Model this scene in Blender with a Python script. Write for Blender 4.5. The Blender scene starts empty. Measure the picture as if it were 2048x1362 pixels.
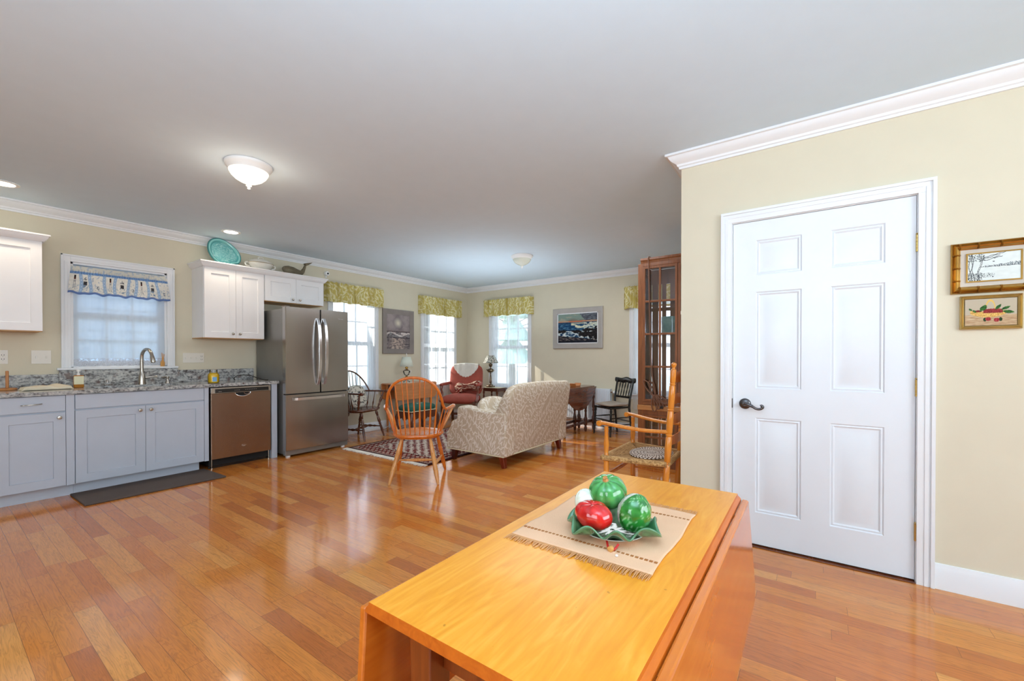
import bpy, bmesh, math, random
from mathutils import Vector, Matrix, noise
random.seed(11)
scene = bpy.context.scene
COL = scene.collection
PI = math.pi
sin, cos = math.sin, math.cos

# ------------------------------------------------------------------ meshes
class MB:
    def __init__(s): s.v = []; s.f = []; s.c = []
    def add(s, vs, fs, cols=None):
        n = len(s.v)
        s.v += [tuple(v) for v in vs]
        s.f += [tuple(i + n for i in f) for f in fs]
        if cols: s.c += cols
        return s
    def box(s, x0, x1, y0, y1, z0, z1):
        v = [(x0,y0,z0),(x1,y0,z0),(x1,y1,z0),(x0,y1,z0),(x0,y0,z1),(x1,y0,z1),(x1,y1,z1),(x0,y1,z1)]
        return s.add(v, [(0,3,2,1),(4,5,6,7),(0,1,5,4),(1,2,6,5),(2,3,7,6),(3,0,4,7)])
    def beam(s, a, b, w, h, up=(0,0,1), w2=None, h2=None):
        a = Vector(a); b = Vector(b); d = (b-a).normalized(); u = Vector(up)
        side = d.cross(u)
        if side.length < 1e-4: side = d.cross(Vector((1,0,0)))
        side.normalize(); u = side.cross(d).normalized()
        w2 = w if w2 is None else w2; h2 = h if h2 is None else h2
        vs = []
        for p, ww, hh in ((a,w,h),(b,w2,h2)):
            for sx, sz in ((-1,-1),(1,-1),(1,1),(-1,1)):
                vs.append(p + side*(sx*ww/2) + u*(sz*hh/2))
        return s.add(vs, [(0,3,2,1),(4,5,6,7),(0,1,5,4),(1,2,6,5),(2,3,7,6),(3,0,4,7)])
    def tube(s, pts, r, n=10, closed=False, sq=1.0, up=(0,0,1)):
        pts = [Vector(p) for p in pts]; m = len(pts)
        rr = r if isinstance(r, (list, tuple)) else [r]*m
        vs = []; prev = None
        for i, p in enumerate(pts):
            if closed: t = pts[(i+1) % m] - pts[i-1]
            else: t = pts[min(i+1, m-1)] - pts[max(i-1, 0)]
            t.normalize()
            if prev is None:
                a = Vector(up)
                if abs(a.dot(t)) > .95: a = Vector((1,0,0))
                nrm = (a - t*a.dot(t)).normalized()
            else:
                nrm = prev - t*prev.dot(t)
                nrm = nrm.normalized() if nrm.length > 1e-6 else prev
            prev = nrm; bi = t.cross(nrm)
            for k in range(n):
                an = 2*PI*k/n
                vs.append(p + nrm*(cos(an)*rr[i]*sq) + bi*(sin(an)*rr[i]))
        fs = []
        for i in range(m if closed else m-1):
            j = (i+1) % m
            for k in range(n):
                k2 = (k+1) % n
                fs.append((i*n+k, i*n+k2, j*n+k2, j*n+k))
        if not closed:
            fs.append(tuple(range(n))[::-1]); fs.append(tuple((m-1)*n+k for k in range(n)))
        return s.add(vs, fs)
    def lathe(s, prof, c=(0,0,0), n=24, cap=True, M=None):
        vs = []
        for r, z in prof:
            for k in range(n):
                an = 2*PI*k/n; p = Vector((r*cos(an), r*sin(an), z))
                if M is not None: p = M @ p
                vs.append(p + Vector(c))
        fs = []
        for i in range(len(prof)-1):
            for k in range(n):
                k2 = (k+1) % n
                fs.append((i*n+k, i*n+k2, (i+1)*n+k2, (i+1)*n+k))
        if cap:
            if prof[0][0] > 1e-5: fs.append(tuple(range(n))[::-1])
            if prof[-1][0] > 1e-5: fs.append(tuple((len(prof)-1)*n+k for k in range(n)))
        return s.add(vs, fs)
    def turned(s, a, b, prof, n=12):
        a = Vector(a); b = Vector(b); d = b-a
        q = Vector((0,0,1)).rotation_difference(d.normalized()).to_matrix()
        return s.lathe([(r, t*d.length) for t, r in prof], c=a, n=n, M=q)
    def prism(s, poly, lo, hi, ax='z'):
        n = len(poly); vs = []
        for h in (lo, hi):
            for a, b in poly:
                vs.append((a,b,h) if ax == 'z' else (a,h,b) if ax == 'y' else (h,a,b))
        fs = [tuple(range(n))[::-1], tuple(range(n, 2*n))]
        for i in range(n):
            j = (i+1) % n; fs.append((i, j, n+j, n+i))
        return s.add(vs, fs)
    def grid(s, nu, nv, fn, cu=False, col=None, cv=False):
        vs = []; cs = []
        for j in range(nv+1 if not cv else nv):
            for i in range(nu if cu else nu+1):
                vs.append(fn(i/nu, j/nv))
                if col: cs.append(col(i/nu, j/nv))
        w = nu if cu else nu+1; fs = []
        for j in range(nv):
            j2 = (j+1) % nv if cv else j+1
            for i in range(nu):
                i2 = (i+1) % w if cu else i+1
                fs.append((j*w+i, j*w+i2, j2*w+i2, j2*w+i))
        return s.add(vs, fs, cs if col else None)
    def ball(s, c, r, nu=20, nv=12, f=None, col=None):
        rx, ry, rz = (r, r, r) if not isinstance(r, (tuple, list)) else r
        def fn(u, v):
            a = 2*PI*u; b = PI*(v-.5)
            k = f(a, b) if f else 1.0
            return (c[0]+rx*k*cos(a)*cos(b), c[1]+ry*k*sin(a)*cos(b), c[2]+rz*k*sin(b))
        return s.grid(nu, nv, fn, cu=True, col=col)
    def rbox(s, x0, x1, y0, y1, z0, z1, p=4.0, nu=32, nv=16, f=None):
        """cushion-like super-ellipsoid"""
        cx, cy, cz = (x0+x1)/2, (y0+y1)/2, (z0+z1)/2
        def sg(t, e): return math.copysign(abs(t)**(2/e), t)
        def fn(u, v):
            a = 2*PI*u; b = PI*(v-.5)
            q = (cx+(x1-x0)/2*sg(cos(a),p)*sg(cos(b),2.6), cy+(y1-y0)/2*sg(sin(a),p)*sg(cos(b),2.6), cz+(z1-z0)/2*sg(sin(b),2.6))
            return f(q) if f else q
        return s.grid(nu, nv, fn, cu=True)
    def xf(s, M):
        s.v = [tuple(M @ Vector(v)) for v in s.v]; return s

ROOT = {}
def lin(c):
    return tuple(((x+.055)/1.055)**2.4 if x > .04045 else x/12.92 for x in c[:3])

def obj(name, mb, mat, parent=None, local=False, smooth=38, bevel=0, seg=2, sub=0, uv=False, solid=0, merge=True, base=True, recalc=True):
    me = bpy.data.meshes.new(name)
    vs = [Vector(v) for v in mb.v]
    loc = Vector((0,0,0))
    if parent is not None:
        R = ROOT[parent.name]
        if not local:
            Ri = R.inverted(); vs = [Ri @ v for v in vs]
    elif base:
        xs = [v.x for v in vs]; ys = [v.y for v in vs]; zs = [v.z for v in vs]
        loc = Vector(((min(xs)+max(xs))/2, (min(ys)+max(ys))/2, min(zs)))
        vs = [v-loc for v in vs]
    me.from_pydata(vs, [], mb.f)
    if mb.c:
        at = me.color_attributes.new('Col', 'FLOAT_COLOR', 'POINT')
        for i, c in enumerate(mb.c): at.data[i].color = (*lin(c), 1)
    bm = bmesh.new(); bm.from_mesh(me)
    if merge: bmesh.ops.remove_doubles(bm, verts=bm.verts, dist=1e-5)
    if recalc: bmesh.ops.recalc_face_normals(bm, faces=bm.faces)
    if uv:
        L = bm.loops.layers.uv.new('UVMap')
        for f in bm.faces:
            nx, ny, nz = (abs(t) for t in f.normal)
            for l in f.loops:
                p = l.vert.co
                l[L].uv = (p.y, p.z) if nx >= ny and nx >= nz else (p.x, p.z) if ny >= nz else (p.x, p.y)
    bm.to_mesh(me); bm.free()
    if smooth:
        me.shade_smooth(); me.set_sharp_from_angle(angle=math.radians(smooth))
    o = bpy.data.objects.new(name, me); COL.objects.link(o)
    if mat is not None: me.materials.append(mat)
    if parent is not None:
        o.parent = parent; ROOT[o.name] = ROOT[parent.name]
    else:
        o.location = loc; ROOT[o.name] = Matrix.Translation(loc)
    if solid:
        m = o.modifiers.new('s', 'SOLIDIFY'); m.thickness = solid; m.offset = 0
    if bevel:
        m = o.modifiers.new('b', 'BEVEL'); m.width = bevel; m.segments = seg; m.limit_method = 'ANGLE'; m.angle_limit = math.radians(40)
        m.harden_normals = False
    if sub:
        m = o.modifiers.new('u', 'SUBSURF'); m.levels = sub; m.render_levels = sub
    return o

def tag(o, label, cat, group=None, kind=None):
    o['label'] = label; o['category'] = cat
    if group: o['group'] = group
    if kind: o['kind'] = kind
    return o
def thing(name, label, cat, loc=(0,0,0), rot=0, group=None):
    o = bpy.data.objects.new(name, None); COL.objects.link(o)
    o.empty_display_size = .05
    o.location = loc; o.rotation_euler = (0,0,rot)
    ROOT[o.name] = Matrix.Translation(loc) @ Matrix.Rotation(rot, 4, 'Z')
    return tag(o, label, cat, group)
def struct(name, mb, mat, parent=None, **k):
    o = obj(name, mb, mat, parent, base=False, **k)
    if parent is None: o['kind'] = 'structure'
    return o
def text(name, s, size, M, mat, parent, ext=.0008):
    cu = bpy.data.curves.new('t', 'FONT'); cu.body = s; cu.size = size; cu.extrude = ext
    cu.align_x = 'CENTER'; cu.align_y = 'CENTER'
    t = bpy.data.objects.new('t', cu); COL.objects.link(t)
    dg = bpy.context.evaluated_depsgraph_get()
    me = bpy.data.meshes.new_from_object(t.evaluated_get(dg))
    bpy.data.objects.remove(t)
    me.transform(ROOT[parent.name].inverted() @ M); me.materials.clear(); me.materials.append(mat)
    o = bpy.data.objects.new(name, me); COL.objects.link(o); o.parent = parent
    ROOT[o.name] = ROOT[parent.name]
    return o

def catmull(P, n=8):
    P = [Vector(p) for p in P]; out = []
    for i in range(len(P)-1):
        p0 = P[max(i-1,0)]; p1 = P[i]; p2 = P[i+1]; p3 = P[min(i+2, len(P)-1)]
        for k in range(n):
            t = k/n
            out.append(.5*((2*p1)+(p2-p0)*t+(2*p0-5*p1+4*p2-p3)*t*t+(3*p1-p0-3*p2+p3)*t**3))
    out.append(P[-1]); return out

# ------------------------------------------------------------------ materials
class NT:
    def __init__(s, name):
        s.mat = bpy.data.materials.new(name); s.mat.use_nodes = True
        s.t = s.mat.node_tree; s.t.nodes.clear()
        s.out = s.t.nodes.new('ShaderNodeOutputMaterial')
    def n(s, typ, **k):
        nd = s.t.nodes.new(typ)
        for a, b in k.items(): setattr(nd, a, b)
        return nd
    def put(s, sock, v):
        if hasattr(v, 'is_output') or isinstance(v, bpy.types.NodeSocket): s.t.links.new(v, sock)
        else: sock.default_value = v
    def m(s, op, a, b=None, c=None):
        nd = s.n('ShaderNodeMath', operation=op)
        for i, x in enumerate((a, b, c)):
            if x is not None: s.put(nd.inputs[i], x)
        return nd.outputs[0]
    def ramp(s, fac, stops, interp='LINEAR'):
        nd = s.n('ShaderNodeValToRGB'); nd.color_ramp.interpolation = interp
        el = nd.color_ramp.elements
        while len(el) < len(stops): el.new(.5)
        for e, (p, c) in zip(el, stops): e.position = p; e.color = (*c, 1) if len(c) == 3 else c
        s.put(nd.inputs[0], fac); return nd.outputs[0]
    def mix(s, f, a, b, bt='MIX'):
        nd = s.n('ShaderNodeMix', data_type='RGBA', blend_type=bt)
        s.put(nd.inputs[0], f)
        for i, x in ((6,a),(7,b)):
            if isinstance(x, tuple): x = (*x[:3], 1)
            s.put(nd.inputs[i], x)
        return nd.outputs[2]
    def coord(s, kind='Object', scale=(1,1,1), rot=(0,0,0)):
        tc = s.n('ShaderNodeTexCoord'); mp = s.n('ShaderNodeMapping')
        mp.inputs['Scale'].default_value = scale; mp.inputs['Rotation'].default_value = rot
        s.t.links.new(tc.outputs[kind], mp.inputs[0]); return mp.outputs[0]
    def noise(s, vec, scale, detail=4, dist=0, rough=.5):
        nd = s.n('ShaderNodeTexNoise'); s.put(nd.inputs['Vector'], vec)
        nd.inputs['Scale'].default_value = scale; nd.inputs['Detail'].default_value = detail
        nd.inputs['Distortion'].default_value = dist; nd.inputs['Roughness'].default_value = rough
        return nd.outputs[0]
    def bump(s, h, st=.2, d=.01):
        nd = s.n('ShaderNodeBump'); nd.inputs['Strength'].default_value = st; nd.inputs['Distance'].default_value = d
        s.put(nd.inputs['Height'], h); return nd.outputs[0]
    def bsdf(s, col, rough=.5, metal=0, spec=.5, coat=0, normal=None, **k):
        b = s.n('ShaderNodeBsdfPrincipled')
        if isinstance(col, tuple): col = (*col[:3], 1)
        s.put(b.inputs['Base Color'], col); s.put(b.inputs['Roughness'], rough); s.put(b.inputs['Metallic'], metal)
        b.inputs['Specular IOR Level'].default_value = spec
        if coat: b.inputs['Coat Weight'].default_value = coat; b.inputs['Coat Roughness'].default_value = .08
        if normal is not None: s.put(b.inputs['Normal'], normal)
        for a, v in k.items(): s.put(b.inputs[a], v)
        return b.outputs[0]
    def done(s, sh): s.t.links.new(sh, s.out.inputs[0]); return s.mat

def S(r, g, b): return lin((r/255, g/255, b/255))
def plain(name, col, rough=.5, metal=0, var=.04, bump=0, bs=60, **k):
    t = NT(name); v = t.coord()
    nz = t.noise(v, 7, 3)
    c = t.ramp(nz, [(.3, tuple(x*(1-var) for x in col)), (.7, tuple(min(1, x*(1+var)) for x in col))])
    nm = t.bump(t.noise(v, bs, 5), bump, .004) if bump else None
    return t.done(t.bsdf(c, rough, metal, normal=nm, **k))
def wood(name, c1, c2, axis='x', rough=.28, coat=.3, fine=1.0, sat=None):
    t = NT(name)
    st = {'x': (1.2,14,14), 'y': (14,1.2,14), 'z': (14,14,1.2)}[axis]
    v = t.coord('Object', st)
    n1 = t.noise(v, 2.2*fine, 5, 1.2); n2 = t.noise(v, 11*fine, 3, .3)
    f = t.m('ADD', t.m('MULTIPLY', n1, .75), t.m('MULTIPLY', n2, .25))
    c = t.ramp(f, [(.3, c1), (.5, tuple((a+b)/2 for a, b in zip(c1, c2))), (.68, c2)])
    return t.done(t.bsdf(c, rough, coat=coat, normal=t.bump(n2, .05, .002)))
def vcol(name, rough=.8, bump=0, bs=80, sheen=0, spec=.3, **k):
    t = NT(name); a = t.n('ShaderNodeVertexColor'); a.layer_name = 'Col'
    nm = t.bump(t.noise(t.coord(), bs, 4), bump, .004) if bump else None
    return t.done(t.bsdf(a.outputs[0], rough, spec=spec, normal=nm, **k))
def leafy(name, bg, fg, scale, L=.8, w=.24, layers=3, rough=.9, dark=None, bump=.1):
    t = NT(name)
    uv = t.coord('UV', (scale, scale, 1))
    mask = None
    for i in range(layers):
        mp = t.n('ShaderNodeMapping'); mp.inputs['Location'].default_value = (i*.37+.1*i*i, i*.61, 0)
        t.t.links.new(uv, mp.inputs[0])
        vo = t.n('ShaderNodeTexVoronoi', voronoi_dimensions='2D'); vo.inputs['Scale'].default_value = 1
        t.t.links.new(mp.outputs[0], vo.inputs['Vector'])
        sb = t.n('ShaderNodeVectorMath', operation='SUBTRACT')
        t.t.links.new(mp.outputs[0], sb.inputs[0]); t.t.links.new(vo.outputs['Position'], sb.inputs[1])
        sp = t.n('ShaderNodeSeparateXYZ'); t.t.links.new(sb.outputs[0], sp.inputs[0])
        sc = t.n('ShaderNodeSeparateColor'); t.t.links.new(vo.outputs['Color'], sc.inputs[0])
        an = t.m('ADD', t.m('MULTIPLY', sc.outputs[0], 2.4), .4 + .3*i)
        ca = t.m('COSINE', an); sa = t.m('SINE', an)
        x, y = sp.outputs[0], sp.outputs[1]
        xr = t.m('ADD', t.m('MULTIPLY', x, ca), t.m('MULTIPLY', y, sa))
        yr = t.m('SUBTRACT', t.m('MULTIPLY', y, ca), t.m('MULTIPLY', x, sa))
        yr = t.m('ADD', yr, t.m('MULTIPLY', t.m('MULTIPLY', xr, xr), .35))
        q = t.m('DIVIDE', xr, L)
        lim = t.m('MULTIPLY', t.m('SUBTRACT', 1.0, t.m('MULTIPLY', q, q)), w)
        df = t.m('SUBTRACT', lim, t.m('ABSOLUTE', yr))
        mk = t.m('MULTIPLY', df, 14); mk = t.m('MINIMUM', t.m('MAXIMUM', mk, 0), 1)
        vein = t.m('MINIMUM', t.m('MULTIPLY', t.m('ABSOLUTE', yr), 26), 1)
        mk = t.m('MULTIPLY', mk, t.m('ADD', t.m('MULTIPLY', vein, .45), .55))
        mask = mk if mask is None else t.m('MAXIMUM', mask, mk)
    nz = t.noise(t.coord('UV', (1,1,1)), 260, 2)
    c = t.mix(mask, bg, fg)
    if dark: c = t.mix(t.ramp(t.noise(t.coord('UV', (1,.25,1)), 9, 3), [(.45, (0,0,0)), (.7, (1,1,1))]), c, dark)
    c = t.mix(.18, c, t.ramp(nz, [(.3, (.55,.5,.45)), (.7, (1,1,1))]), 'MULTIPLY')
    return t.done(t.bsdf(c, rough, spec=.2, normal=t.bump(t.m('ADD', nz, t.m('MULTIPLY', mask, .6)), bump, .003)))
def emit(name, col, st):
    t = NT(name); e = t.n('ShaderNodeEmission'); e.inputs[0].default_value = (*col, 1); e.inputs[1].default_value = st
    return t.done(e.outputs[0])
def glass(name, tint=(1,1,1), amt=.88, rough=.02):
    t = NT(name); tr = t.n('ShaderNodeBsdfTransparent'); tr.inputs[0].default_value = (*tint, 1)
    g = t.n('ShaderNodeBsdfGlossy'); g.inputs['Roughness'].default_value = rough
    fr = t.n('ShaderNodeFresnel'); fr.inputs[0].default_value = 1.5
    mx = t.n('ShaderNodeMixShader')
    t.put(mx.inputs[0], t.m('MAXIMUM', fr.outputs[0], 1-amt)); t.t.links.new(tr.outputs[0], mx.inputs[1]); t.t.links.new(g.outputs[0], mx.inputs[2])
    return t.done(mx.outputs[0])
def sheer(name, trans=.4, col=(.9,.93,.95), lace=False):
    t = NT(name); v = t.coord('Object')
    tr = t.n('ShaderNodeBsdfTransparent'); tl = t.n('ShaderNodeBsdfTranslucent'); df = t.n('ShaderNodeBsdfDiffuse')
    tl.inputs[0].default_value = (*col, 1); df.inputs[0].default_value = (*col, 1)
    m1 = t.n('ShaderNodeMixShader'); m1.inputs[0].default_value = .45
    t.t.links.new(tl.outputs[0], m1.inputs[1]); t.t.links.new(df.outputs[0], m1.inputs[2])
    m2 = t.n('ShaderNodeMixShader')
    if lace:
        f = t.ramp(t.noise(v, 55, 3, 1.5), [(.44, (.75,)*3), (.52, (.08,)*3)])
    else:
        f = t.m('MULTIPLY', t.ramp(t.noise(t.coord('Object', (1,1,.04)), 22, 3), [(.3, (.6,)*3), (.7, (1.15,)*3)]), trans)
    t.put(m2.inputs[0], f)
    t.t.links.new(m1.outputs[0], m2.inputs[1]); t.t.links.new(tr.outputs[0], m2.inputs[2])
    return t.done(m2.outputs[0])

def floor_mat():
    t = NT('oak floor'); tc = t.n('ShaderNodeTexCoord'); sp = t.n('ShaderNodeSeparateXYZ')
    t.t.links.new(tc.outputs['Object'], sp.inputs[0]); x, y = sp.outputs[0], sp.outputs[1]
    xs = t.m('DIVIDE', x, .0826); row = t.m('FLOOR', xs); fr = t.m('FRACT', xs)
    w1 = t.n('ShaderNodeTexWhiteNoise', noise_dimensions='1D'); t.put(w1.inputs['W'], row)
    L = t.m('ADD', t.m('MULTIPLY', w1.outputs['Value'], .45), .5)
    ys = t.m('ADD', t.m('DIVIDE', y, L), t.m('MULTIPLY', w1.outputs['Value'], 37)); sg = t.m('FLOOR', ys); fs = t.m('FRACT', ys)
    cb = t.n('ShaderNodeCombineXYZ'); t.put(cb.inputs[0], row); t.put(cb.inputs[1], sg)
    w2 = t.n('ShaderNodeTexWhiteNoise', noise_dimensions='2D'); t.t.links.new(cb.outputs[0], w2.inputs['Vector'])
    rnd = w2.outputs['Value']
    base = t.ramp(rnd, [(0, FL[0]), (.12, FL[1]), (.45, FL[2]), (.8, FL[3]), (1, FL[4])])
    cg = t.n('ShaderNodeCombineXYZ')
    t.put(cg.inputs[0], t.m('MULTIPLY', x, 26)); t.put(cg.inputs[1], t.m('MULTIPLY', y, 2.4)); t.put(cg.inputs[2], t.m('MULTIPLY', rnd, 60))
    wv = t.noise(cg.outputs[0], 1.0, 4, 1.6)
    rings = t.m('ABSOLUTE', t.m('SUBTRACT', t.m('FRACT', t.m('MULTIPLY', wv, 7)), .5))
    cg2 = t.n('ShaderNodeCombineXYZ')
    t.put(cg2.inputs[0], t.m('MULTIPLY', x, 160)); t.put(cg2.inputs[1], t.m('MULTIPLY', y, 7)); t.put(cg2.inputs[2], t.m('MULTIPLY', rnd, 60))
    fine = t.noise(cg2.outputs[0], 1.0, 3)
    c = t.mix(t.m('MULTIPLY', t.ramp(rings, [(.0, (1,1,1)), (.22, (0,0,0))]), .30), base, (.17,.055,.014))
    c = t.mix(t.ramp(fine, [(.35, (.22,)*3), (.6, (0,)*3)]), c, (.22,.075,.02))
    g1 = t.m('LESS_THAN', t.m('MINIMUM', fr, t.m('SUBTRACT', 1, fr)), .011)
    g2 = t.m('LESS_THAN', t.m('MULTIPLY', t.m('MINIMUM', fs, t.m('SUBTRACT', 1, fs)), L), .0009)
    gap = t.m('MAXIMUM', g1, g2)
    c = t.mix(t.m('MULTIPLY', gap, .62), c, (.06,.02,.006))
    tilt = t.m('MULTIPLY', t.m('MULTIPLY', t.m('SUBTRACT', rnd, .5), fr), .5)
    h = t.m('ADD', t.m('ADD', t.m('MULTIPLY', fine, .05), tilt), t.m('MULTIPLY', gap, -.5))
    h = t.m('ADD', h, t.m('MULTIPLY', t.noise(tc.outputs['Object'], 5, 2), .35))
    nm = t.bump(h, .10, .004)
    return t.done(t.bsdf(c, .13, spec=.5, coat=.3, normal=nm))
def granite():
    t = NT('granite'); v = t.coord('Object', (7,16,22))
    n1 = t.noise(v, 2.2, 8, 1.0, .65); n2 = t.noise(t.coord('Object'), 45, 5, .5, .6)
    f = t.m('ADD', t.m('MULTIPLY', n1, .55), t.m('MULTIPLY', n2, .45))
    c = t.ramp(f, [(.34, (.03,.028,.03)), (.42, (.13,.12,.12)), (.48, (.30,.31,.31)), (.54, (.5,.5,.48)), (.62, (.62,.61,.58))])
    red = t.ramp(t.noise(t.coord('Object'), 14, 4), [(.6, (0,0,0)), (.7, (1,1,1))])
    c = t.mix(t.m('MULTIPLY', red, .7), c, (.12,.05,.04))
    return t.done(t.bsdf(c, .12, spec=.5))
def steel(name, col, rough=.3, ax='z'):
    t = NT(name); v = t.coord('Object', (300,300,2) if ax == 'z' else (2,300,300))
    nz = t.noise(v, 1, 2)
    big = t.noise(t.coord('Object', (3.2,3.2,.25)), 1.6, 2)
    c = t.mix(t.ramp(big, [(.3,(0,)*3),(.7,(1,)*3)]), tuple(x*.95 for x in col), tuple(min(1,x*1.05) for x in col))
    r = rough
    return t.done(t.bsdf(c, r, 1.0, Anisotropic=.3))
def rush():
    t = NT('rush weave'); v = t.coord('Object')
    wv = t.noise(t.coord('Object', (260,60,60)), 1, 3)
    c = t.ramp(wv, [(.3, S(120,80,40)), (.5, S(190,145,85)), (.7, S(215,180,125))])
    return t.done(t.bsdf(c, .7, normal=t.bump(wv, .5, .004)))

FL = [S(190,106,45), S(208,119,48), S(218,132,54), S(224,142,62), S(232,159,82)]
M = {}
M['floor'] = floor_mat()
M['wall'] = plain('cream wall paint', S(220,211,187), .8, var=.012, bump=.05, bs=260)
M['ceil'] = plain('ceiling paint', S(214,232,245), .9, var=.01)
M['trim'] = plain('white trim paint', S(236,238,240), .4, var=.01)
M['door'] = plain('white door paint', S(232,237,242), .38, var=.01)
M['cabw'] = plain('white cabinet paint', S(240,239,239), .38, var=.01)
M['cabg'] = plain('grey cabinet paint', S(190,198,210), .42, var=.015)
M['cabwood'] = wood('raw cabinet bottom', S(200,150,90), S(215,170,110), 'x', .5, 0)
M['granite'] = granite()
M['steel'] = steel('brushed steel', (.45,.43,.41), .24)
M['steel_refl_tint'] = steel('steel with reflection tint', (.31,.24,.19), .27)  # brown floor reflection put into the dishwasher steel's own colour
M['steeld'] = plain('grey appliance side', S(140,139,135), .35, .6, var=.04)
M['hand'] = steel('satin handle', (.80,.78,.78), .24, 'x')
M['nickel'] = plain('brushed nickel', (.46,.43,.38), .26, 1.0, var=.05)
M['chrome'] = plain('chrome', (.75,.75,.76), .1, 1.0)
M['bronze'] = plain('dark bronze', (.12,.115,.12), .26, .9, var=.1)
M['brass'] = plain('brass', (.62,.43,.14), .28, 1.0, var=.1)
M['black'] = plain('black plastic', (.012,.011,.011), .25)
M['blackpaint'] = plain('black lacquer', (.014,.014,.013), .18, var=.2)
M['dark'] = plain('dark recess', (.006,.006,.006), .8)
M['plate'] = plain('white plate plastic', S(232,226,214), .35, var=.01)
M['white'] = plain('white plastic', S(240,240,238), .4, var=.01)
M['porc'] = plain('white porcelain', S(238,232,220), .12, var=.03)
M['gold'] = plain('gold rim', (.45,.33,.16), .3, .8)
M['maple'] = wood('honey maple', S(222,142,44), S(240,172,76), 'x', .22, .35, .8)
M['mapled'] = wood('maple edge', S(188,98,26), S(214,126,44), 'x', .3, .3)
M['maple_shade'] = wood('shade-toned maple', S(112,48,14), S(146,72,24), 'z', .35, .2)  # maple colour darkened to paint the shade under the tabletop
M['leafw'] = wood('maple drop leaf', S(190,96,24), S(214,120,36), 'x', .16, .35, .7)
M['honey'] = wood('golden maple turned', S(206,118,30), S(236,152,52), 'z', .2, .5)
M['wind'] = wood('orange windsor wood', S(196,96,26), S(222,126,44), 'z', .24, .45)
M['windleg'] = wood('pale turned leg', S(200,128,58), S(226,164,92), 'z', .3, .35)
M['walnut'] = wood('dark walnut', S(70,36,24), S(110,62,42), 'z', .25, .4)
M['mahog'] = wood('dark mahogany', S(84,38,18), S(128,66,34), 'x', .25, .4)
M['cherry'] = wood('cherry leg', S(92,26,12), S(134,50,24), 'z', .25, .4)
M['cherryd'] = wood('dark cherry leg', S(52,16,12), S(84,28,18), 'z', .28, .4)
M['cabcherry'] = wood('cherry cabinet', S(112,64,34), S(154,94,52), 'z', .3, .3)
M['cablight'] = wood('light cabinet band', S(176,118,64), S(196,140,84), 'y', .35, .2)
M['pine'] = wood('orange pine table', S(186,112,56), S(214,140,80), 'x', .3, .3)
M['sofa'] = leafy('leaf upholstery', S(202,186,162), S(238,232,222), 15, .66, .12, 3)
M['val'] = leafy('gold damask', S(208,192,112), S(242,236,194), 12, .7, .15, 3, dark=S(184,164,84))
M['redfab'] = plain('terracotta velvet', S(166,78,62), .75, var=.16, bump=.2, bs=120)
M['redwood'] = wood('rosewood arm', S(104,56,46), S(150,96,84), 'z', .25, .4)
M['green'] = plain('green needlepoint', S(44,98,84), .85, var=.1, bump=.4, bs=300)
M['greycush'] = plain('taupe cushion', S(166,152,138), .85, var=.06, bump=.2, bs=120)
M['lace'] = plain('white lace', S(228,222,210), .9, var=.08, bump=.6, bs=90)
M['rush'] = rush()
M['sheer'] = sheer('sheer curtain', .50)
M['sheerk'] = sheer('kitchen sheer', .20, (.84,.90,.95))
M['lacek'] = sheer('lace border', .3, (.75,.76,.8), True)
M['glass'] = glass('window glass')
M['cabglass'] = glass('cabinet glass', (.93,.93,.95), .9)
M['clear'] = glass('clear glass', (.98,.99,.99), .95)
M['vc'] = vcol('painted surface', .75)
M['vcgloss'] = vcol('glazed ceramic', .12, spec=.6, **{'Coat Weight': .6})
M['vcfab'] = vcol('printed fabric', .9, .25, 160, spec=.15)
M['rugm'] = vcol('rug wool', .95, .5, 240, spec=.1)
M['fringe'] = plain('rug fringe', S(226,220,208), .95, var=.08)
M['mat'] = plain('dark kitchen mat', S(84,72,66), .8, var=.05, bump=.15, bs=200)
M['linen'] = plain('peach linen', S(238,190,150), .9, var=.04, bump=.5, bs=520)
M['linenf'] = plain('linen fringe', S(206,150,98), .95, var=.15)
M['linenh'] = plain('hemstitch holes', S(168,104,48), .9, var=.1)
M['aqua'] = None
t = NT('aqua glass'); M['aqua'] = t.done(t.bsdf(t.ramp(t.noise(t.coord(), 14, 4), [(.3, S(84,172,170)), (.7, S(156,222,216))]), .1, spec=.7, coat=.6, **{'Transmission Weight': .25}, normal=t.bump(t.noise(t.coord(), 70, 2), .25, .006)))
M['gilt'] = plain('gilt frame', (.50,.28,.06), .28, .85, var=.25, bump=.15, bs=60)
M['giltp'] = plain('pale gilt frame', (.58,.42,.16), .35, .7, var=.15)
M['greyframe'] = plain('weathered grey frame', S(140,130,124), .55, var=.1, bump=.15)
M['silver'] = plain('silver grey frame', S(176,170,164), .45, .1, var=.06)
M['matboard'] = plain('linen mat board', S(206,196,182), .9, var=.03, bump=.2, bs=400)
M['rad'] = plain('radiator enamel', S(226,232,238), .35, var=.01)
M['copper'] = plain('copper pipe', S(150,110,80), .35, .7)
M['shade'] = plain('cream lampshade', S(224,228,212), .8, var=.02)
M['brasslamp'] = plain('aged brass', (.20,.15,.10), .25, .95, var=.3)
M['soap'] = plain('amber soap', S(170,106,16), .1, spec=.6)
M['label'] = plain('cream label', S(226,220,186), .7)
M['yellow'] = plain('yellow wax', S(250,206,8), .25, var=.03, spec=.6)
M['bluelab'] = plain('blue label', S(120,170,210), .5, var=.2)
M['reed'] = plain('reed sticks', S(206,150,80), .6)
M['towel'] = plain('cream towel', S(228,216,190), .95, var=.06, bump=.5, bs=240)
M['towelw'] = wood('towel holder wood', S(178,112,54), S(206,142,80), 'z', .4, .1)
M['cordm'] = plain('brown cord', S(124,86,66), .6)
M['whale'] = wood('weathered driftwood', S(86,76,58), S(136,124,98), 'x', .6, 0, 3)
M['siding'] = plain('pale siding', S(150,166,182), .8)
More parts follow.
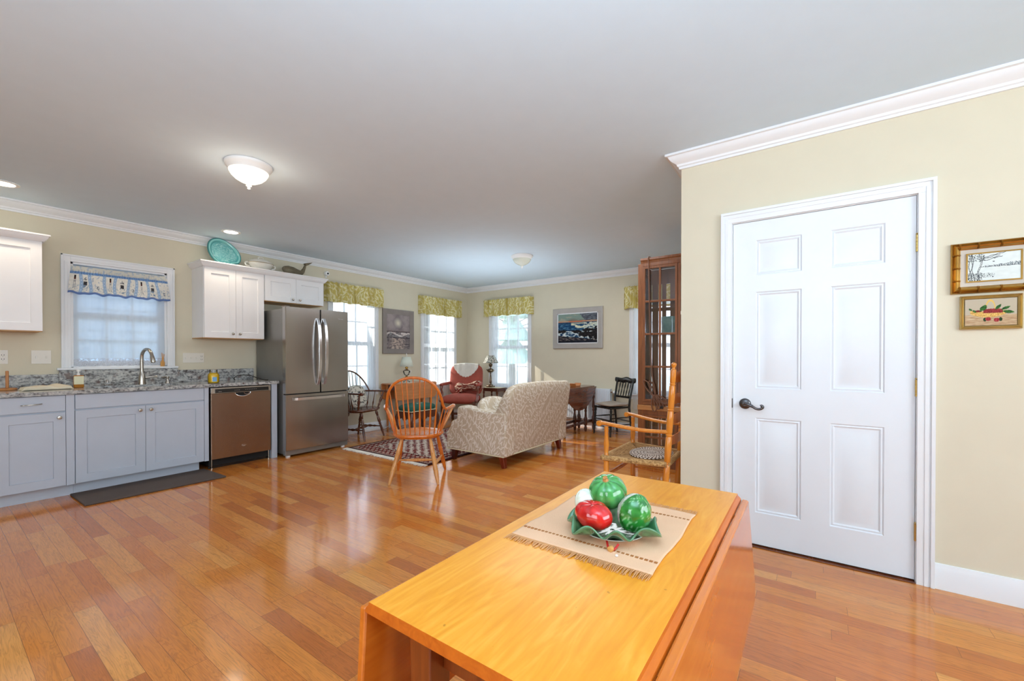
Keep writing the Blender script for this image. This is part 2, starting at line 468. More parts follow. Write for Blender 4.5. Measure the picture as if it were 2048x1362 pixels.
M['bark'] = plain('bark', S(96,84,74), .9, var=.2)
M['leaf'] = plain('evergreen foliage', S(150,176,160), .9, var=.25)
M['ground'] = plain('pale lawn', S(176,180,158), .95, var=.1)
M['bulb'] = emit('lit glass', (1.0,.92,.78), 1.5)
M['recess'] = emit('lit recessed lens', (1.0,.93,.82), 14)
M['frost'] = plain('frosted glass', S(214,218,204), .25, var=.02)
M['red'] = plain('red ribbon', S(196,32,24), .6)
M['rubber'] = plain('rubber foot', (.5,.5,.5), .6)
# ------------------------------------------------------------------ the setting
XF, YL, XD, YR, ZC = 6.54, 5.78, 3.047, .735, 2.57
XB, YB = -2.4, -2.8
T = .16

def holed_wall(name, axis, at, thick, a0, a1, z0, z1, holes, mat):
    """wall with its inner face at `at`, growing by `thick` (signed); holes = (a0,a1,z0,z1)"""
    us = sorted({a0, a1, *[h[0] for h in holes], *[h[1] for h in holes]})
    vs = sorted({z0, z1, *[h[2] for h in holes], *[h[3] for h in holes]})
    m = MB()
    P = (lambda a, d, z: (a, d, z)) if axis == 'x' else (lambda a, d, z: (d, a, z))
    def inh(a, z): return any(h[0] < a < h[1] and h[2] < z < h[3] for h in holes)
    for i in range(len(us)-1):
        for j in range(len(vs)-1):
            if inh((us[i]+us[i+1])/2, (vs[j]+vs[j+1])/2): continue
            for d in (at, at+thick):
                m.add([P(us[i],d,vs[j]),P(us[i+1],d,vs[j]),P(us[i+1],d,vs[j+1]),P(us[i],d,vs[j+1])], [(0,1,2,3)])
    for h in holes + [(a0,a1,z0,z1)]:
        for (p, q) in (((h[0],h[2]),(h[1],h[2])),((h[1],h[2]),(h[1],h[3])),((h[1],h[3]),(h[0],h[3])),((h[0],h[3]),(h[0],h[2]))):
            m.add([P(p[0],at,p[1]),P(q[0],at,q[1]),P(q[0],at+thick,q[1]),P(p[0],at+thick,p[1])], [(0,1,2,3)])
    return struct(name, m, mat, smooth=0)

W = {1: ('x', .85, 1.59, 1.085, 2.10), 2: ('x', 3.55, 4.28, .66, 2.12), 3: ('x', 5.35, 6.13, .66, 2.12),
     4: ('y', 4.27, 5.11, .60, 2.12), 5: ('y', 1.42, 2.28, .60, 2.12)}
DOOR = (-.452, .42, 0, 2.05)
struct('floor', MB().box(XB-.1, XF+.1, YB-.1, YL+.1, -.12, 0), M['floor'], smooth=0)
struct('ceiling', MB().box(XB-.1, XF+.1, YB-.1, YL+.1, ZC, ZC+.12), M['ceil'], smooth=0)
holed_wall('wall_left', 'x', YL, T, XB-T, XF+T, -.12, ZC+.1, [w[1:] for k, w in W.items() if w[0] == 'x'], M['wall'])
holed_wall('wall_far', 'y', XF, T, YB, YL, -.12, ZC+.1, [w[1:] for k, w in W.items() if w[0] == 'y'], M['wall'])
holed_wall('wall_right', 'y', XD, .115, YB, YR, -.12, ZC+.1, [DOOR], M['wall'])
holed_wall('wall_return', 'x', YR, -.115, XD+.115, XF, -.12, ZC+.1, [], M['wall'])
holed_wall('wall_back', 'y', XB, -T, YB, YL, -.12, ZC+.1, [], M['wall'])
holed_wall('wall_side', 'x', YB, -T, XB-T, XD+.1, -.12, ZC+.1, [], M['wall'])

ROOM = [(XB,YL),(XF,YL),(XF,YR),(XD,YR),(XD,YB),(XB,YB)]   # clockwise seen from above
def mould(idx, prof, name, a_clip=None, b_clip=None, mat=None):
    n = len(ROOM)
    def off(i):
        p0 = Vector(ROOM[i-1]); p = Vector(ROOM[i]); p1 = Vector(ROOM[(i+1) % n])
        d0 = (p-p0).normalized(); d1 = (p1-p).normalized()
        n0 = Vector((d0.y, -d0.x)); n1 = Vector((d1.y, -d1.x))
        return (n0+n1)/(1+n0.dot(n1))
    A = Vector(ROOM[idx]); B = Vector(ROOM[(idx+1) % n]); d = (B-A).normalized(); nn = Vector((d.y,-d.x))
    oa, ob = off(idx), off((idx+1) % n)
    if a_clip is not None: A = Vector(a_clip); oa = nn
    if b_clip is not None: B = Vector(b_clip); ob = nn
    m = MB(); k = len(prof)
    for P, o in ((A,oa),(B,ob)):
        for (t, z) in prof: m.v.append((P.x+o.x*t, P.y+o.y*t, z))
    m.f.append(tuple(range(k))); m.f.append(tuple(range(k,2*k)))
    for i in range(k):
        j = (i+1) % k; m.f.append((i,j,k+j,k+i))
    return struct(name, m, mat or M['trim'], smooth=25)
cz = ZC
CROWN = [(0,cz-.092),(.012,cz-.092),(.014,cz-.078),(.022,cz-.074),(.026,cz-.062),(.034,cz-.056),(.052,cz-.045),(.066,cz-.030),(.073,cz-.016),(.088,cz-.014),(.088,cz),(0,cz)]
for i, nm in enumerate(('left','far','return','door','side','back')):
    mould(i, CROWN, 'trim_%d' % (i+1))
BASE = [(0,0),(.016,0),(.016,.098),(.011,.112),(.008,.128),(0,.13)]
mould(0, BASE, 'baseboard_left', a_clip=(3.30,YL)); mould(0, BASE, 'baseboard_left', b_clip=(.335,YL))
mould(1, BASE, 'baseboard_far')
mould(2, BASE, 'baseboard_return')
mould(3, BASE, 'baseboard_right', b_clip=(XD,.486))
mould(3, BASE, 'baseboard_right', a_clip=(XD,-.520))
mould(4, BASE, 'baseboard_side'); mould(5, BASE, 'baseboard_back')

# ---- windows
def window(n):
    ax, a0, a1, z0, z1 = W[n]
    at = YL if ax == 'x' else XF
    def bx(m, p0, p1, d0, d1, q0, q1):
        return m.box(p0,p1,at+d0,at+d1,q0,q1) if ax == 'x' else m.box(at+d0,at+d1,p0,p1,q0,q1)
    cw = .065 if n == 1 else .072
    m = MB()
    for p0, p1 in ((a0-cw,a0),(a1,a1+cw)):
        bx(m, p0, p1, -.018, .0, z0-.0, z1+cw)
        bx(m, p0+(.0 if p0 < a0 else cw-.014), p0+(.014 if p0 < a0 else cw), -.026, -.018, z0, z1+cw)
        bx(m, p0+.025, p0+.045, -.022, -.018, z0, z1)
    bx(m, a0, a1, -.018, 0, z1, z1+cw); bx(m, a0-cw, a1+cw, -.026, -.018, z1+cw-.014, z1+cw); bx(m, a0, a1, -.022, -.018, z1+.02, z1+.04)
    for p0, p1 in ((a0,a0+.02),(a1-.02,a1)): bx(m, p0, p1, 0, T, z0, z1)
    bx(m, a0, a1, 0, T, z1-.02, z1)
    fr = struct('window_%d' % n, m, M['trim'], smooth=0, merge=False, bevel=.003)
    m = MB(); bx(m, a0-cw-.03, a1+cw+.025, -.045, .0, z0-.02, z0); bx(m, a0, a1, 0, T, z0-.02, z0+.012)
    if n != 1: bx(m, a0-cw, a1+cw, -.016, 0, z0-.085, z0-.02)
    struct('sill', m, M['trim'], fr, smooth=0, merge=False, bevel=.003)
    zm = (z0+z1)/2
    for k, (q0, q1, d) in enumerate(((z0+.012, zm+.015, .075), (zm-.015, z1-.02, .105))):
        m = MB(); s = .042
        bx(m, a0+.02, a0+.02+s, d-.015, d+.015, q0, q1); bx(m, a1-.02-s, a1-.02, d-.015, d+.015, q0, q1)
        bx(m, a0+.02+s, a1-.02-s, d-.015, d+.015, q0, q0+s+.01); bx(m, a0+.02+s, a1-.02-s, d-.015, d+.015, q1-s, q1)
        struct('sash', m, M['trim'], fr, smooth=0, merge=False)
        m = MB(); nc = 3
        for i in range(1, nc):
            c = a0+.062+(a1-a0-.124)*i/nc; bx(m, c-.009, c+.009, d-.01, d+.01, q0+s, q1-s)
        zc = (q0+q1)/2; bx(m, a0+.06, a1-.06, d-.0095, d+.0095, zc-.009, zc+.009)
        struct('muntins', m, M['trim'], fr, smooth=0, merge=False)
        m = MB(); bx(m, a0+.06, a1-.06, d-.002, d+.002, q0+s, q1-s)
        struct('pane', m, M['glass'], fr, smooth=0)
    return fr
for n in W: window(n)

# ---- door
def panel_face(m, at, dirn, u0, u1, v0, v1, prof, P):
    """nested rings: prof = [(inset, depth)], closes with a quad"""
    prev = None
    for ins, dep in prof:
        r = [P(u0+ins, at+dirn*dep, v0+ins), P(u1-ins, at+dirn*dep, v0+ins), P(u1-ins, at+dirn*dep, v1-ins), P(u0+ins, at+dirn*dep, v1-ins)]
        if prev:
            for i in range(4):
                j = (i+1) % 4; m.add([prev[i], prev[j], r[j], r[i]], [(0,1,2,3)])
        prev = r
    m.add(prev, [(0,1,2,3)])
def door_leaf(m, at, dirn, back, u0, u1, v0, v1, holes, prof, P):
    us = sorted({u0,u1,*[h[0] for h in holes],*[h[1] for h in holes]}); vs = sorted({v0,v1,*[h[2] for h in holes],*[h[3] for h in holes]})
    for i in range(len(us)-1):
        for j in range(len(vs)-1):
            a, b = (us[i]+us[i+1])/2, (vs[j]+vs[j+1])/2
            if any(h[0] < a < h[1] and h[2] < b < h[3] for h in holes): continue
            m.add([P(us[i],at,vs[j]),P(us[i+1],at,vs[j]),P(us[i+1],at,vs[j+1]),P(us[i],at,vs[j+1])], [(0,1,2,3)])
    for h in holes: panel_face(m, at, dirn, *h, prof, P)
    c = [P(u0,at,v0),P(u1,at,v0),P(u1,at,v1),P(u0,at,v1)]; d = [P(u0,back,v0),P(u1,back,v0),P(u1,back,v1),P(u0,back,v1)]
    for i in range(4):
        j = (i+1) % 4; m.add([c[i],c[j],d[j],d[i]], [(0,1,2,3)])
    m.add(d, [(0,1,2,3)])
PX = lambda u, d, v: (d, u, v)
PY = lambda u, d, v: (u, d, v)
m = MB()
RAISED = [(0,0),(.006,.007),(.014,.004),(.022,.011),(.034,.011),(.060,.002)]
hl = [(a, b, c, d) for a, b in ((-.325,-.088),(.05,.288)) for c, d in ((.214,.81),(.996,1.601),(1.706,1.924))]
door_leaf(m, XD+.006, 1, XD+.041, -.4475, .4145, .014, 2.044, hl, RAISED, PX)
door = struct('door_1', m, M['door'], smooth=25)
m = MB()
for y0, y1 in ((.42,.484),(-.521,-.452)):
    m.box(XD-.017, XD, y0, y1, 0, 2.05)
    yo = y1-.016 if y0 > 0 else y0
    m.box(XD-.026, XD-.017, yo, yo+.016, 0, 2.102)
    m.box(XD-.021, XD-.017, (y0+y1)/2-.012, (y0+y1)/2+.006, 0, 2.078)
m.box(XD-.017, XD, -.521, .484, 2.05, 2.118); m.box(XD-.026, XD-.017, -.521, .484, 2.102, 2.118); m.box(XD-.021, XD-.017, -.47, .44, 2.078, 2.09)
m.box(XD, XD+.115, .4165, .42, 0, 2.05); m.box(XD, XD+.115, -.452, -.4495, 0, 2.05); m.box(XD, XD+.115, -.452, .42, 2.0465, 2.05)
struct('casing', m, M['trim'], door, smooth=0, merge=False, bevel=.0035)
struct('trim_7', MB().box(XD+.03, XD+.12, -.45, .417, 0.0005, .010).box(XD-.02, XD+.03, -.45, .417, .0005, .006), M['mahog'], smooth=0, bevel=.003)
struct('trim_8', MB().box(XD+.09, XD+.11, -.45, .417, .012, 2.046), M['dark'], smooth=0)  # near-black sheet filling the opening behind the door leaf
for z in (.268, 1.03, 1.792):
    m = MB()
    for k in range(5): m.lathe([(.0055,0),(.0055,.0165)], (XD-.004, -.4495, z-.044+k*.0178), 10)
    m.lathe([(.001,0),(.006,.003),(.005,.008)], (XD-.004,-.4495,z+.045), 10); m.box(XD-.002, XD+.006, -.4505, -.4485, z-.044, z+.044)
    struct('hinge', m, M['brass'], door, merge=False)
m = MB(); R90 = Matrix.Rotation(-PI/2, 3, 'Y')
m.lathe([(.034,0),(.034,.004),(.030,.010),(.022,.013),(.013,.015),(.011,.045),(0,.047)], (XD+.006, .345, .895), 28, M=R90)
m.tube(catmull([(XD-.038,.345,.895),(XD-.048,.330,.897),(XD-.05,.305,.888),(XD-.05,.280,.873),(XD-.05,.258,.872),(XD-.05,.243,.883),(XD-.05,.248,.893),(XD-.05,.256,.890)], 6), [.010]*14+[.008]*20+[.0075]*9, 10)
struct('lever_handle', m, M['bronze'], door)
struct('latch_plate', MB().box(XD-.001, XD+.012, .4145, .4205, .865, .925), M['bronze'], door, smooth=0)

# wall switch on the return wall just past the corner
m = MB().box(3.075, 3.15, YR, YR+.007, 1.44, 1.56); s = obj('wall_switch', m, M['white'], bevel=.002)
tag(s, 'white switch plate on the wall edge beside the glazed cherry cabinet', 'light switch')
obj('toggle', MB().box(3.105,3.12,YR+.007,YR+.017,1.49,1.515), M['white'], s, bevel=.001)

# ------------------------------------------------------------------ outside
gr = MB().box(-30, 40, 6.2, 40, -.6, -.5).box(7, 40, -30, 6.2, -.6, -.5)
struct('ground', gr, M['ground'], smooth=0)
h = thing('neighbour_house', 'pale sided house wall close outside the kitchen sink window', 'house', (.3,8.6,-.5))
m = MB()
for k in range(28): m.prism([(8.6,-.5+k*.16),(8.575,-.5+k*.16),(8.595,-.34+k*.16),(8.6,-.34+k*.16)], -3.2, 2.40, 'x')
m.box(-3.2, 2.40, 8.6, 11, -.5, 4.1); obj('siding_wall', m, M['siding'], h, smooth=0, merge=False)
obj('roof', MB().prism([(8.4,4.05),(9.8,4.8),(11.4,4.05)], -3.4, 2.42, 'x'), M['greyframe'], h, smooth=0)
def tree(x, y, H, R, lab):
    t = thing('tree', lab, 'tree', (x,y,-.5), 0, 'trees outside the far windows')
    m = MB(); m.tube([(x,y,-.5),(x+.05,y,H*.4),(x,y+.05,H)], [.16,.11,.03], 8)
    rnd = random.Random(int(x*10))
    for k in range(16):
        a = rnd.random()*6.28; z = .8+rnd.random()*(H-1.2); l = R*(.5+.6*rnd.random())
        m.tube([(x,y,z),(x+l*.5*cos(a),y+l*.5*sin(a),z+.35),(x+l*cos(a),y+l*sin(a),z+.5)], [.04,.025,.008], 5)
    obj('trunk', m, M['bark'], t, merge=False)
    m = MB()
    for k in range(5):
        z0 = .9+k*(H-.9)/5
        m.lathe([(R*(1-k/6.5)*(.85+.1*rnd.random()),z0),(R*(1-k/6)*.55,z0+.45),(.02,z0+(H-.9)/5*1.35)], (x,y,0), 11)
    obj('foliage', m, M['leaf'], t, merge=False, smooth=0)
tree(11.5, 6.6, 4.6, 1.0, 'evergreen tree beyond the far window with the table lamp, left one')
tree(13.5, 9.6, 5.4, 1.2, 'evergreen tree beyond the far window with the table lamp, right one')

# ------------------------------------------------------------------ curtains
def sheer_panel(n, za, zb, seed, label, mat, amp=.012, waves=9, lace=None):
    ax, a0, a1, _, _ = W[n]; at = YL if ax == 'x' else XF
    pad = .005 if n == 1 else -.01
    rnd = random.Random(seed); ph = [rnd.random()*6 for _ in range(4)]
    off = .006 if n == 1 else -.040
    def f(u, v):
        a = a0+pad+(a1-a0-2*pad)*u
        z = zb+(za-zb)*v
        spread = .6+.4*(1-v)
        d = off+amp*spread*(.6*sin(2*PI*waves*u+ph[0]+.5*sin(5*u+ph[1]))+.4*sin(2*PI*waves*1.7*u+ph[2]+v))
        if n == 1: d = off+ (d-off)*.35
        z += .006*sin(2*PI*waves*u+ph[3])*(1-v)
        return (a, at+d, z) if ax == 'x' else (at+d, a, z)
    c = obj('sheer_curtain', MB().grid(150, 16, f), mat, merge=False, recalc=False)
    tag(c, label, 'curtain', 'sheer white curtains')
    return c
c1 = sheer_panel(1, 1.86, 1.17, 3, 'short sheer curtain with lace hem in the sink window', M['sheerk'], waves=7)
def lf(u, v):
    return (.862+.716*u, YL+.007+.004*sin(u*60), 1.098+.078*v+.005*sin(u*50)*(1-v))
obj('lace_hem', MB().grid(120, 6, lf), M['lacek'], c1, merge=False, recalc=False)
sheer_panel(2, 2.08, .40, 5, 'sheer white curtain in the window just right of the refrigerator', M['sheer'])
sheer_panel(3, 2.08, .42, 8, 'sheer white curtain in the window behind the red armchair', M['sheer'])
sheer_panel(4, 2.08, .36, 13, 'sheer white curtain in the window behind the bronze table lamp', M['sheer'])
sheer_panel(5, 2.08, .36, 17, 'sheer white curtain partly hidden by the cherry glass cabinet', M['sheer'])

def valance(n, a0, a1, z0, z1, seed, label):
    ax = W[n][0]; at = YL if ax == 'x' else XF
    rnd = random.Random(seed); ph = [rnd.random()*6 for _ in range(5)]; L = a1-a0; k = L*11
    m = MB()
    def f(u, v):
        a = a0+L*u
        g = sin(2*PI*k*u+ph[0]+1.3*sin(9*u+ph[1])); g2 = sin(2*PI*k*2.3*u+ph[2])
        amp = .017 if v < .75 else .022 if v > .88 else .008
        d = -.088+amp*(g*.7+g2*.4)
        z = z0+(z1-z0)*v + (.008*g2 if v > .95 else .007*sin(2*PI*k*.37*u+ph[3]) if v < .02 else 0)
        if u < .02 or u > .98: d += .03
        if u <= .0001 or u >= .9999: d = -.004
        return (a, at+d, z) if ax == 'x' else (at+d, a, z)
    m.grid(int(L*110), 16, f)
    o = obj('valance', m, M['val'], uv=False, merge=False, recalc=False)
    me = o.data; uvl = me.uv_layers.new(name='UVMap')
    for lp in me.loops:
        co = me.vertices[lp.vertex_index].co; uvl.data[lp.index].uv = ((co.x if ax == 'x' else co.y)*1.25+seed, co.z)
    tag(o, label, 'valance', 'gold leaf valances'); return o
valance(2, 3.42, 4.44, 1.985, 2.275, 1, 'gold patterned gathered valance nearest the refrigerator')
valance(3, 5.22, 6.30, 1.955, 2.285, 2, 'gold patterned valance left of the room corner above red armchair')
valance(4, 4.15, 5.29, 1.965, 2.285, 3, 'gold patterned valance left of the dark seascape painting')
valance(5, 1.30, 2.43, 1.94, 2.285, 4, 'gold patterned valance cut off by the tall glass cabinet')

# kitchen valance with lighthouse print
def kv():
    x0, x1, z0, z1 = .852, 1.588, 1.795, 2.065
    stripes = [.10,.19,.33,.43,.56,.635,.76,.87]
    def f(u, v):
        flare = (1-v)*.026
        x = x0-flare+(x1-x0+2*flare)*u
        w = sin(2*PI*5.2*u+.6)*.5+.35*sin(2*PI*9*u)
        d = -.012-.026*(1-v)**.6+.011*w*(1-v)+(.004*sin(u*240) if .72 < v < .88 else 0)
        z = z0+(z1-z0)*v+.014*w*(1-v)**3
        return (x, YL+d, z)
    def col(u, v):
        nz = noise.noise((u*40, v*14, 0))
        if v < .085: return (.40,.50,.70)
        if .72 < v < .80: return (.40,.55,.75) if noise.noise((u*260,v*40,1)) > -.15 else (.62,.72,.82)
        if v >= .80: return (.83,.82,.78) if nz < .25 else (.70,.74,.78)
        for i, s in enumerate(stripes):
            c = s + .012*sin(v*5+i)
            if abs(u-c) < .0155:
                if abs((v*9) % 1-.5) < .09 and abs(u-c) < .004: return (.9,.93,.96)
                return (.62,.72,.83)
        # lighthouse between stripes
        es = [-.0]+stripes+[1.0]
        for i in range(len(es)-1):
            if es[i] <= u < es[i+1]:
                c = (es[i]+es[i+1])/2; du = u-c
                kind = i % 3
                if kind == 0:
                    if abs(du) < .009 and .50 < v < .66: return (.32,.14,.12) if v < .58 else (.15,.13,.14)
                    if abs(du) < .010-.012*(v-.2) and .16 < v < .5 and abs(abs(du)-.010+.012*(v-.2)) < .004: return (.45,.47,.5)
                elif kind == 1:
                    if abs(du) < .016 and .33 < v < .47: return (.20,.20,.22) if noise.noise((u*300,v*60,3)) > -.2 else (.5,.5,.52)
                    if abs(du) < .02*(1-(v-.52)/.12) and .52 < v < .64 and noise.noise((u*300,v*70,5)) > -.1: return (.32,.34,.38)
                    if abs(du) < .024 and .14 < v < .33 and nz > .1: return (.5,.58,.66)
                else:
                    if abs(du-.006) < .012 and .2 < v < .33 and noise.noise((u*200,v*50,6)) > 0: return (.25,.3,.36)
                    if nz > .3: return (.72,.75,.78)
        b = .90+.05*nz
        if v < .35 and noise.noise((u*60,v*30,9)) > .25: return (.70,.75,.78)
        return (b, b*.985, b*.94)
    o = obj('kitchen_valance', MB().grid(300, 44, f, col=col), M['vcfab'], merge=False, recalc=False)
    tag(o, 'lighthouse print valance with blue trim over the sink window', 'valance')
kv()

# ------------------------------------------------------------------ kitchen
YF = 5.147
SHAKER = lambda s: [(0,0),(s-.004,0),(s,.008)]
def shaker(m, x0, x1, z0, z1, y, s=.07, t=.02):
    door_leaf(m, y, 1, y+t, x0, x1, z0, z1, [(x0+s, x1-s, z0+s, z1-s)], [(0,0),(.003,.009)], PY)
    return m
KN = [(.005,0),(.005,.012),(.012,.016),(.016,.022),(.013,.028),(0,.030)]
RY = Matrix.Rotation(PI/2, 3, 'X')
def knob(x, y, z, parent): return obj('knob', MB().lathe(KN, (x,y,z), 16, M=RY), M['nickel'], parent)

cz0, cz1 = .10, .872
b = thing('base_cabinet', 'grey base cabinet with drawer and one door, left of the sink cabinet', 'cabinet', (.55,5.45,0))
obj('carcass', MB().box(.338,.777,YF+.02,YL-.02,cz0,cz1), M['cabg'], b, smooth=0)
obj('toe_kick', MB().box(.338,.777,5.222,5.24,0,cz0), M['cabg'], b, smooth=0)
obj('filler', MB().box(.7265,.7765,YF,YF+.02,cz0,cz1), M['cabg'], b, smooth=0, bevel=.001)
d = obj('drawer', MB().box(.342,.7235,YF,YF+.02,.735,cz1-.006), M['cabg'], b, smooth=0, bevel=.002)
m = MB(); m.tube(catmull([(.478,YF,.80),(.482,YF-.018,.801),(.505,YF-.026,.803),(.533,YF-.028,.804),(.56,YF-.026,.805),(.583,YF-.018,.806),(.587,YF,.806)], 5), .006, 10, sq=.7)
obj('pull_handle', m, M['nickel'], d)
d = obj('door', shaker(MB(), .342, .7235, cz0+.004, .722, YF), M['cabg'], b, smooth=0); knob(.686, YF, .682, d)
b = thing('base_cabinet', 'wide grey sink cabinet with two doors and false drawer front', 'cabinet', (1.27,5.45,0))
obj('carcass', MB().box(.778,1.765,YF+.02,YL-.02,cz0,cz1), M['cabg'], b, smooth=0)
obj('toe_kick', MB().box(.778,1.70,5.222,5.24,0,cz0), M['cabg'], b, smooth=0)
obj('false_front', MB().box(.782,1.722,YF,YF+.02,.742,cz1-.006), M['cabg'], b, smooth=0, bevel=.002)
obj('filler', MB().box(1.7255,1.764,YF,YF+.02,cz0,cz1), M['cabg'], b, smooth=0, bevel=.001)
d = obj('door', shaker(MB(), .782, 1.2485, cz0+.004, .728, YF), M['cabg'], b, smooth=0); knob(1.208, YF, .69, d)
d = obj('door', shaker(MB(), 1.2515, 1.722, cz0+.004, .728, YF), M['cabg'], b, smooth=0); knob(1.288, YF, .69, d)
p = obj('end_panel', MB().box(2.394,2.457,YF-.002,YL-.002,0,.872), M['cabg'], smooth=0, bevel=.0015)
tag(p, 'grey end panel between the dishwasher and the refrigerator', 'panel')

# dishwasher
w = thing('dishwasher', 'stainless steel dishwasher with black control strip under the granite counter', 'dishwasher', (2.075,5.4,0))
YD = 5.125
obj('tub', MB().box(1.775,2.385,YD+.06,YL-.03,.03,.868), M['dark'], w, smooth=0)
obj('kickplate', MB().box(1.775,2.385,YD+.075,YD+.085,.002,.10), M['black'], w, smooth=0)
m = MB()
nb = 14
for i in range(nb):
    x0 = 1.777+.60*i/nb; x1 = 1.777+.60*(i+1)/nb
dd = obj('door', m.prism([(1.777,YD+.004),(1.783,YD),(2.371,YD),(2.377,YD+.004),(2.377,YD+.06),(1.777,YD+.06)], .108, .797, 'z'), M['steel_refl_tint'], w, smooth=20)
obj('control_panel', MB().prism([(YD-.001,.80),(YD+.004,.862),(YD+.06,.862),(YD+.06,.80)], 1.777, 2.377, 'x'), M['steel'], w, smooth=0, bevel=.002)
cp = obj('control_strip', MB().prism([(YD-.004,.806),(YD+.0005,.846),(YD+.01,.846),(YD+.01,.806)], 1.815, 2.352, 'x'), M['black'], w, smooth=0)
for x0, x1, z in [(2.105+k*.018,2.113+k*.018,.826) for k in range(7)]+[(2.00+k*.014,2.006+k*.014,.824) for k in range(4)]+[(1.845,1.875,.818)]:
    obj('button_mark', MB().box(x0,x1,YD-.005,YD-.002,z,z+.003), M['silver'], cp, smooth=0)
m = MB(); a = [(2.08+.078*cos(PI+PI*t/14), .797+.040*sin(PI+PI*t/14)) for t in range(15)]
obj('pocket_handle', m.prism(a, YD-.002, YD+.001, 'y'), M['dark'], w, smooth=0)
m = MB(); m.tube([(x, YD-.002, z) for x, z in a], .0052, 8)
m.tube(catmull([(2.09,YD-.003,.795),(2.105,YD-.003,.779),(2.13,YD-.003,.778),(2.148,YD-.003,.795)],4), .004, 6); obj('handle_rim', m, M['chrome'], w)
lg = MB(); lg.tube([(2.088+.020*cos(t*PI/12+.5), YD-.0008, .213+.010*sin(t*PI/12+.5)) for t in range(20)], .0011, 5); obj('badge_ring', lg, M['hand'], w)
text('badge_lettering', 'Whirlpool', .0135, Matrix.Translation((2.09,YD-.001,.213)) @ Matrix.Rotation(PI/2,4,'X'), M['hand'], w)
obj('foot', MB().lathe([(.016,0),(.016,.012),(.006,.016),(.006,.11)], (2.372,YD+.05,0), 10), M['nickel'], w)
obj('foot', MB().lathe([(.016,0),(.016,.012),(.006,.016),(.006,.11)], (1.80,YD+.06,0), 10), M['nickel'], w)

# countertop with sink cut-out
CT = .905
SX0, SX1, SY0, SY1 = .93, 1.56, 5.22, 5.60
m = MB()
def slab(m, x0, x1, y0, y1): m.box(x0,x1,y0,y1,.872,CT)
for r in ((.335,SX0,5.117,YL-.002),(SX1,2.468,5.117,YL-.002),(SX0,SX1,5.117,SY0),(SX0,SX1,SY1,YL-.002)): slab(m,*r)
bm_ = obj('countertop', m, M['granite'], smooth=0)
tag(bm_, 'speckled grey granite countertop running along the kitchen wall', 'countertop')
for nm, x0, x1, z1, yy, lab in (('left',.335,.769,1.028,5.757,'granite backsplash strip left of the sink window'),('mid',.769,1.677,1.063,5.745,'taller granite backsplash strip under the sink window sill'),('right',1.677,2.463,1.042,5.757,'granite backsplash strip behind the yellow candle jar')):
    o = obj('backsplash', MB().box(x0,x1,yy,YL-.001,CT,z1), M['granite'], smooth=0, bevel=.002); tag(o, lab, 'backsplash', 'granite backsplash strips')
m = MB(); m.add([(SX0,SY0,.87),(SX1,SY0,.87),(SX1,SY1,.87),(SX0,SY1,.87),(SX0+.02,SY0+.02,.70),(SX1-.02,SY0+.02,.70),(SX1-.02,SY1-.02,.70),(SX0+.02,SY1-.02,.70)], [(0,1,5,4),(1,2,6,5),(2,3,7,6),(3,0,4,7),(4,5,6,7)])
o = obj('kitchen_sink', m, M['steel'], smooth=0, recalc=False, solid=.002); tag(o, 'undermount steel sink basin set into the granite counter', 'sink')
# faucet
fx, fy = 1.345, 5.655
f = thing('kitchen_faucet', 'brushed nickel gooseneck faucet at the sink window', 'faucet', (fx,fy,CT))
obj('body', MB().lathe([(.034,CT),(.034,CT+.006),(.031,CT+.03),(.029,CT+.075),(.022,CT+.105),(.0165,CT+.13),(.0155,CT+.15)], (fx,fy,0), 24), M['nickel'], f)
pts = catmull([(fx,fy,CT+.14),(fx,fy,CT+.27),(fx+.004,fy-.012,CT+.325),(fx+.02,fy-.05,CT+.36),(fx+.035,fy-.09,CT+.355),(fx+.045,fy-.12,CT+.325),(fx+.05,fy-.135,CT+.29)], 8)
obj('gooseneck', MB().tube(pts, .0155, 14), M['nickel'], f)
obj('spray_head', MB().turned((fx+.049,fy-.132,CT+.297),(fx+.056,fy-.152,CT+.225),[(0,.016),(.2,.019),(.85,.021),(1,.018)],16), M['nickel'], f)
obj('lever', MB().turned((fx+.02,fy,CT+.07),(fx+.125,fy-.02,CT+.078),[(0,.013),(.5,.011),(.92,.010),(1,.006)],12), M['nickel'], f)
d = thing('soap_dispenser', 'small nickel soap pump on the counter right of the faucet', 'soap dispenser', (1.565,5.68,CT))
obj('pump_body', MB().lathe([(.022,0),(.02,.012),(.013,.03),(.012,.05),(.018,.068),(.017,.072),(0,.073)], (1.565,5.68,CT), 16), M['nickel'], d)
obj('spout', MB().turned((1.565,5.68,CT+.066),(1.505,5.65,CT+.066),[(0,.007),(.8,.006),(1,.005)],8), M['nickel'], d)
o = thing('sink_strainer', 'chrome sink strainer basket on the counter edge left of the faucet', 'strainer', (1.085,5.67,CT))
obj('basket', MB().lathe([(.030,0),(.042,.012),(.044,.022),(.038,.026),(.012,.030)], (1.085,5.67,CT), 18), M['chrome'], o)
obj('knob', MB().lathe([(.006,.028),(.006,.042),(.014,.048),(.010,.058),(0,.06)], (1.085,5.67,CT), 12), M['chrome'], o)
# soap bottle
bx, by = .862, 5.53
s = thing('soap_bottle', 'amber liquid soap bottle with cream label left of the sink', 'soap bottle', (bx,by,CT))
obj('bottle', MB().box(bx-.034,bx+.034,by-.022,by+.022,CT,CT+.115), M['soap'], s, smooth=0, bevel=.006)
obj('label', MB().box(bx-.033,bx+.033,by-.0235,by+.0235,CT+.030,CT+.108), M['label'], s, smooth=0, bevel=.004)
obj('pump', MB().lathe([(.012,.115),(.012,.13),(.006,.132),(.006,.148),(.015,.15),(.015,.165),(0,.167)], (bx,by,CT), 14), M['white'], s)
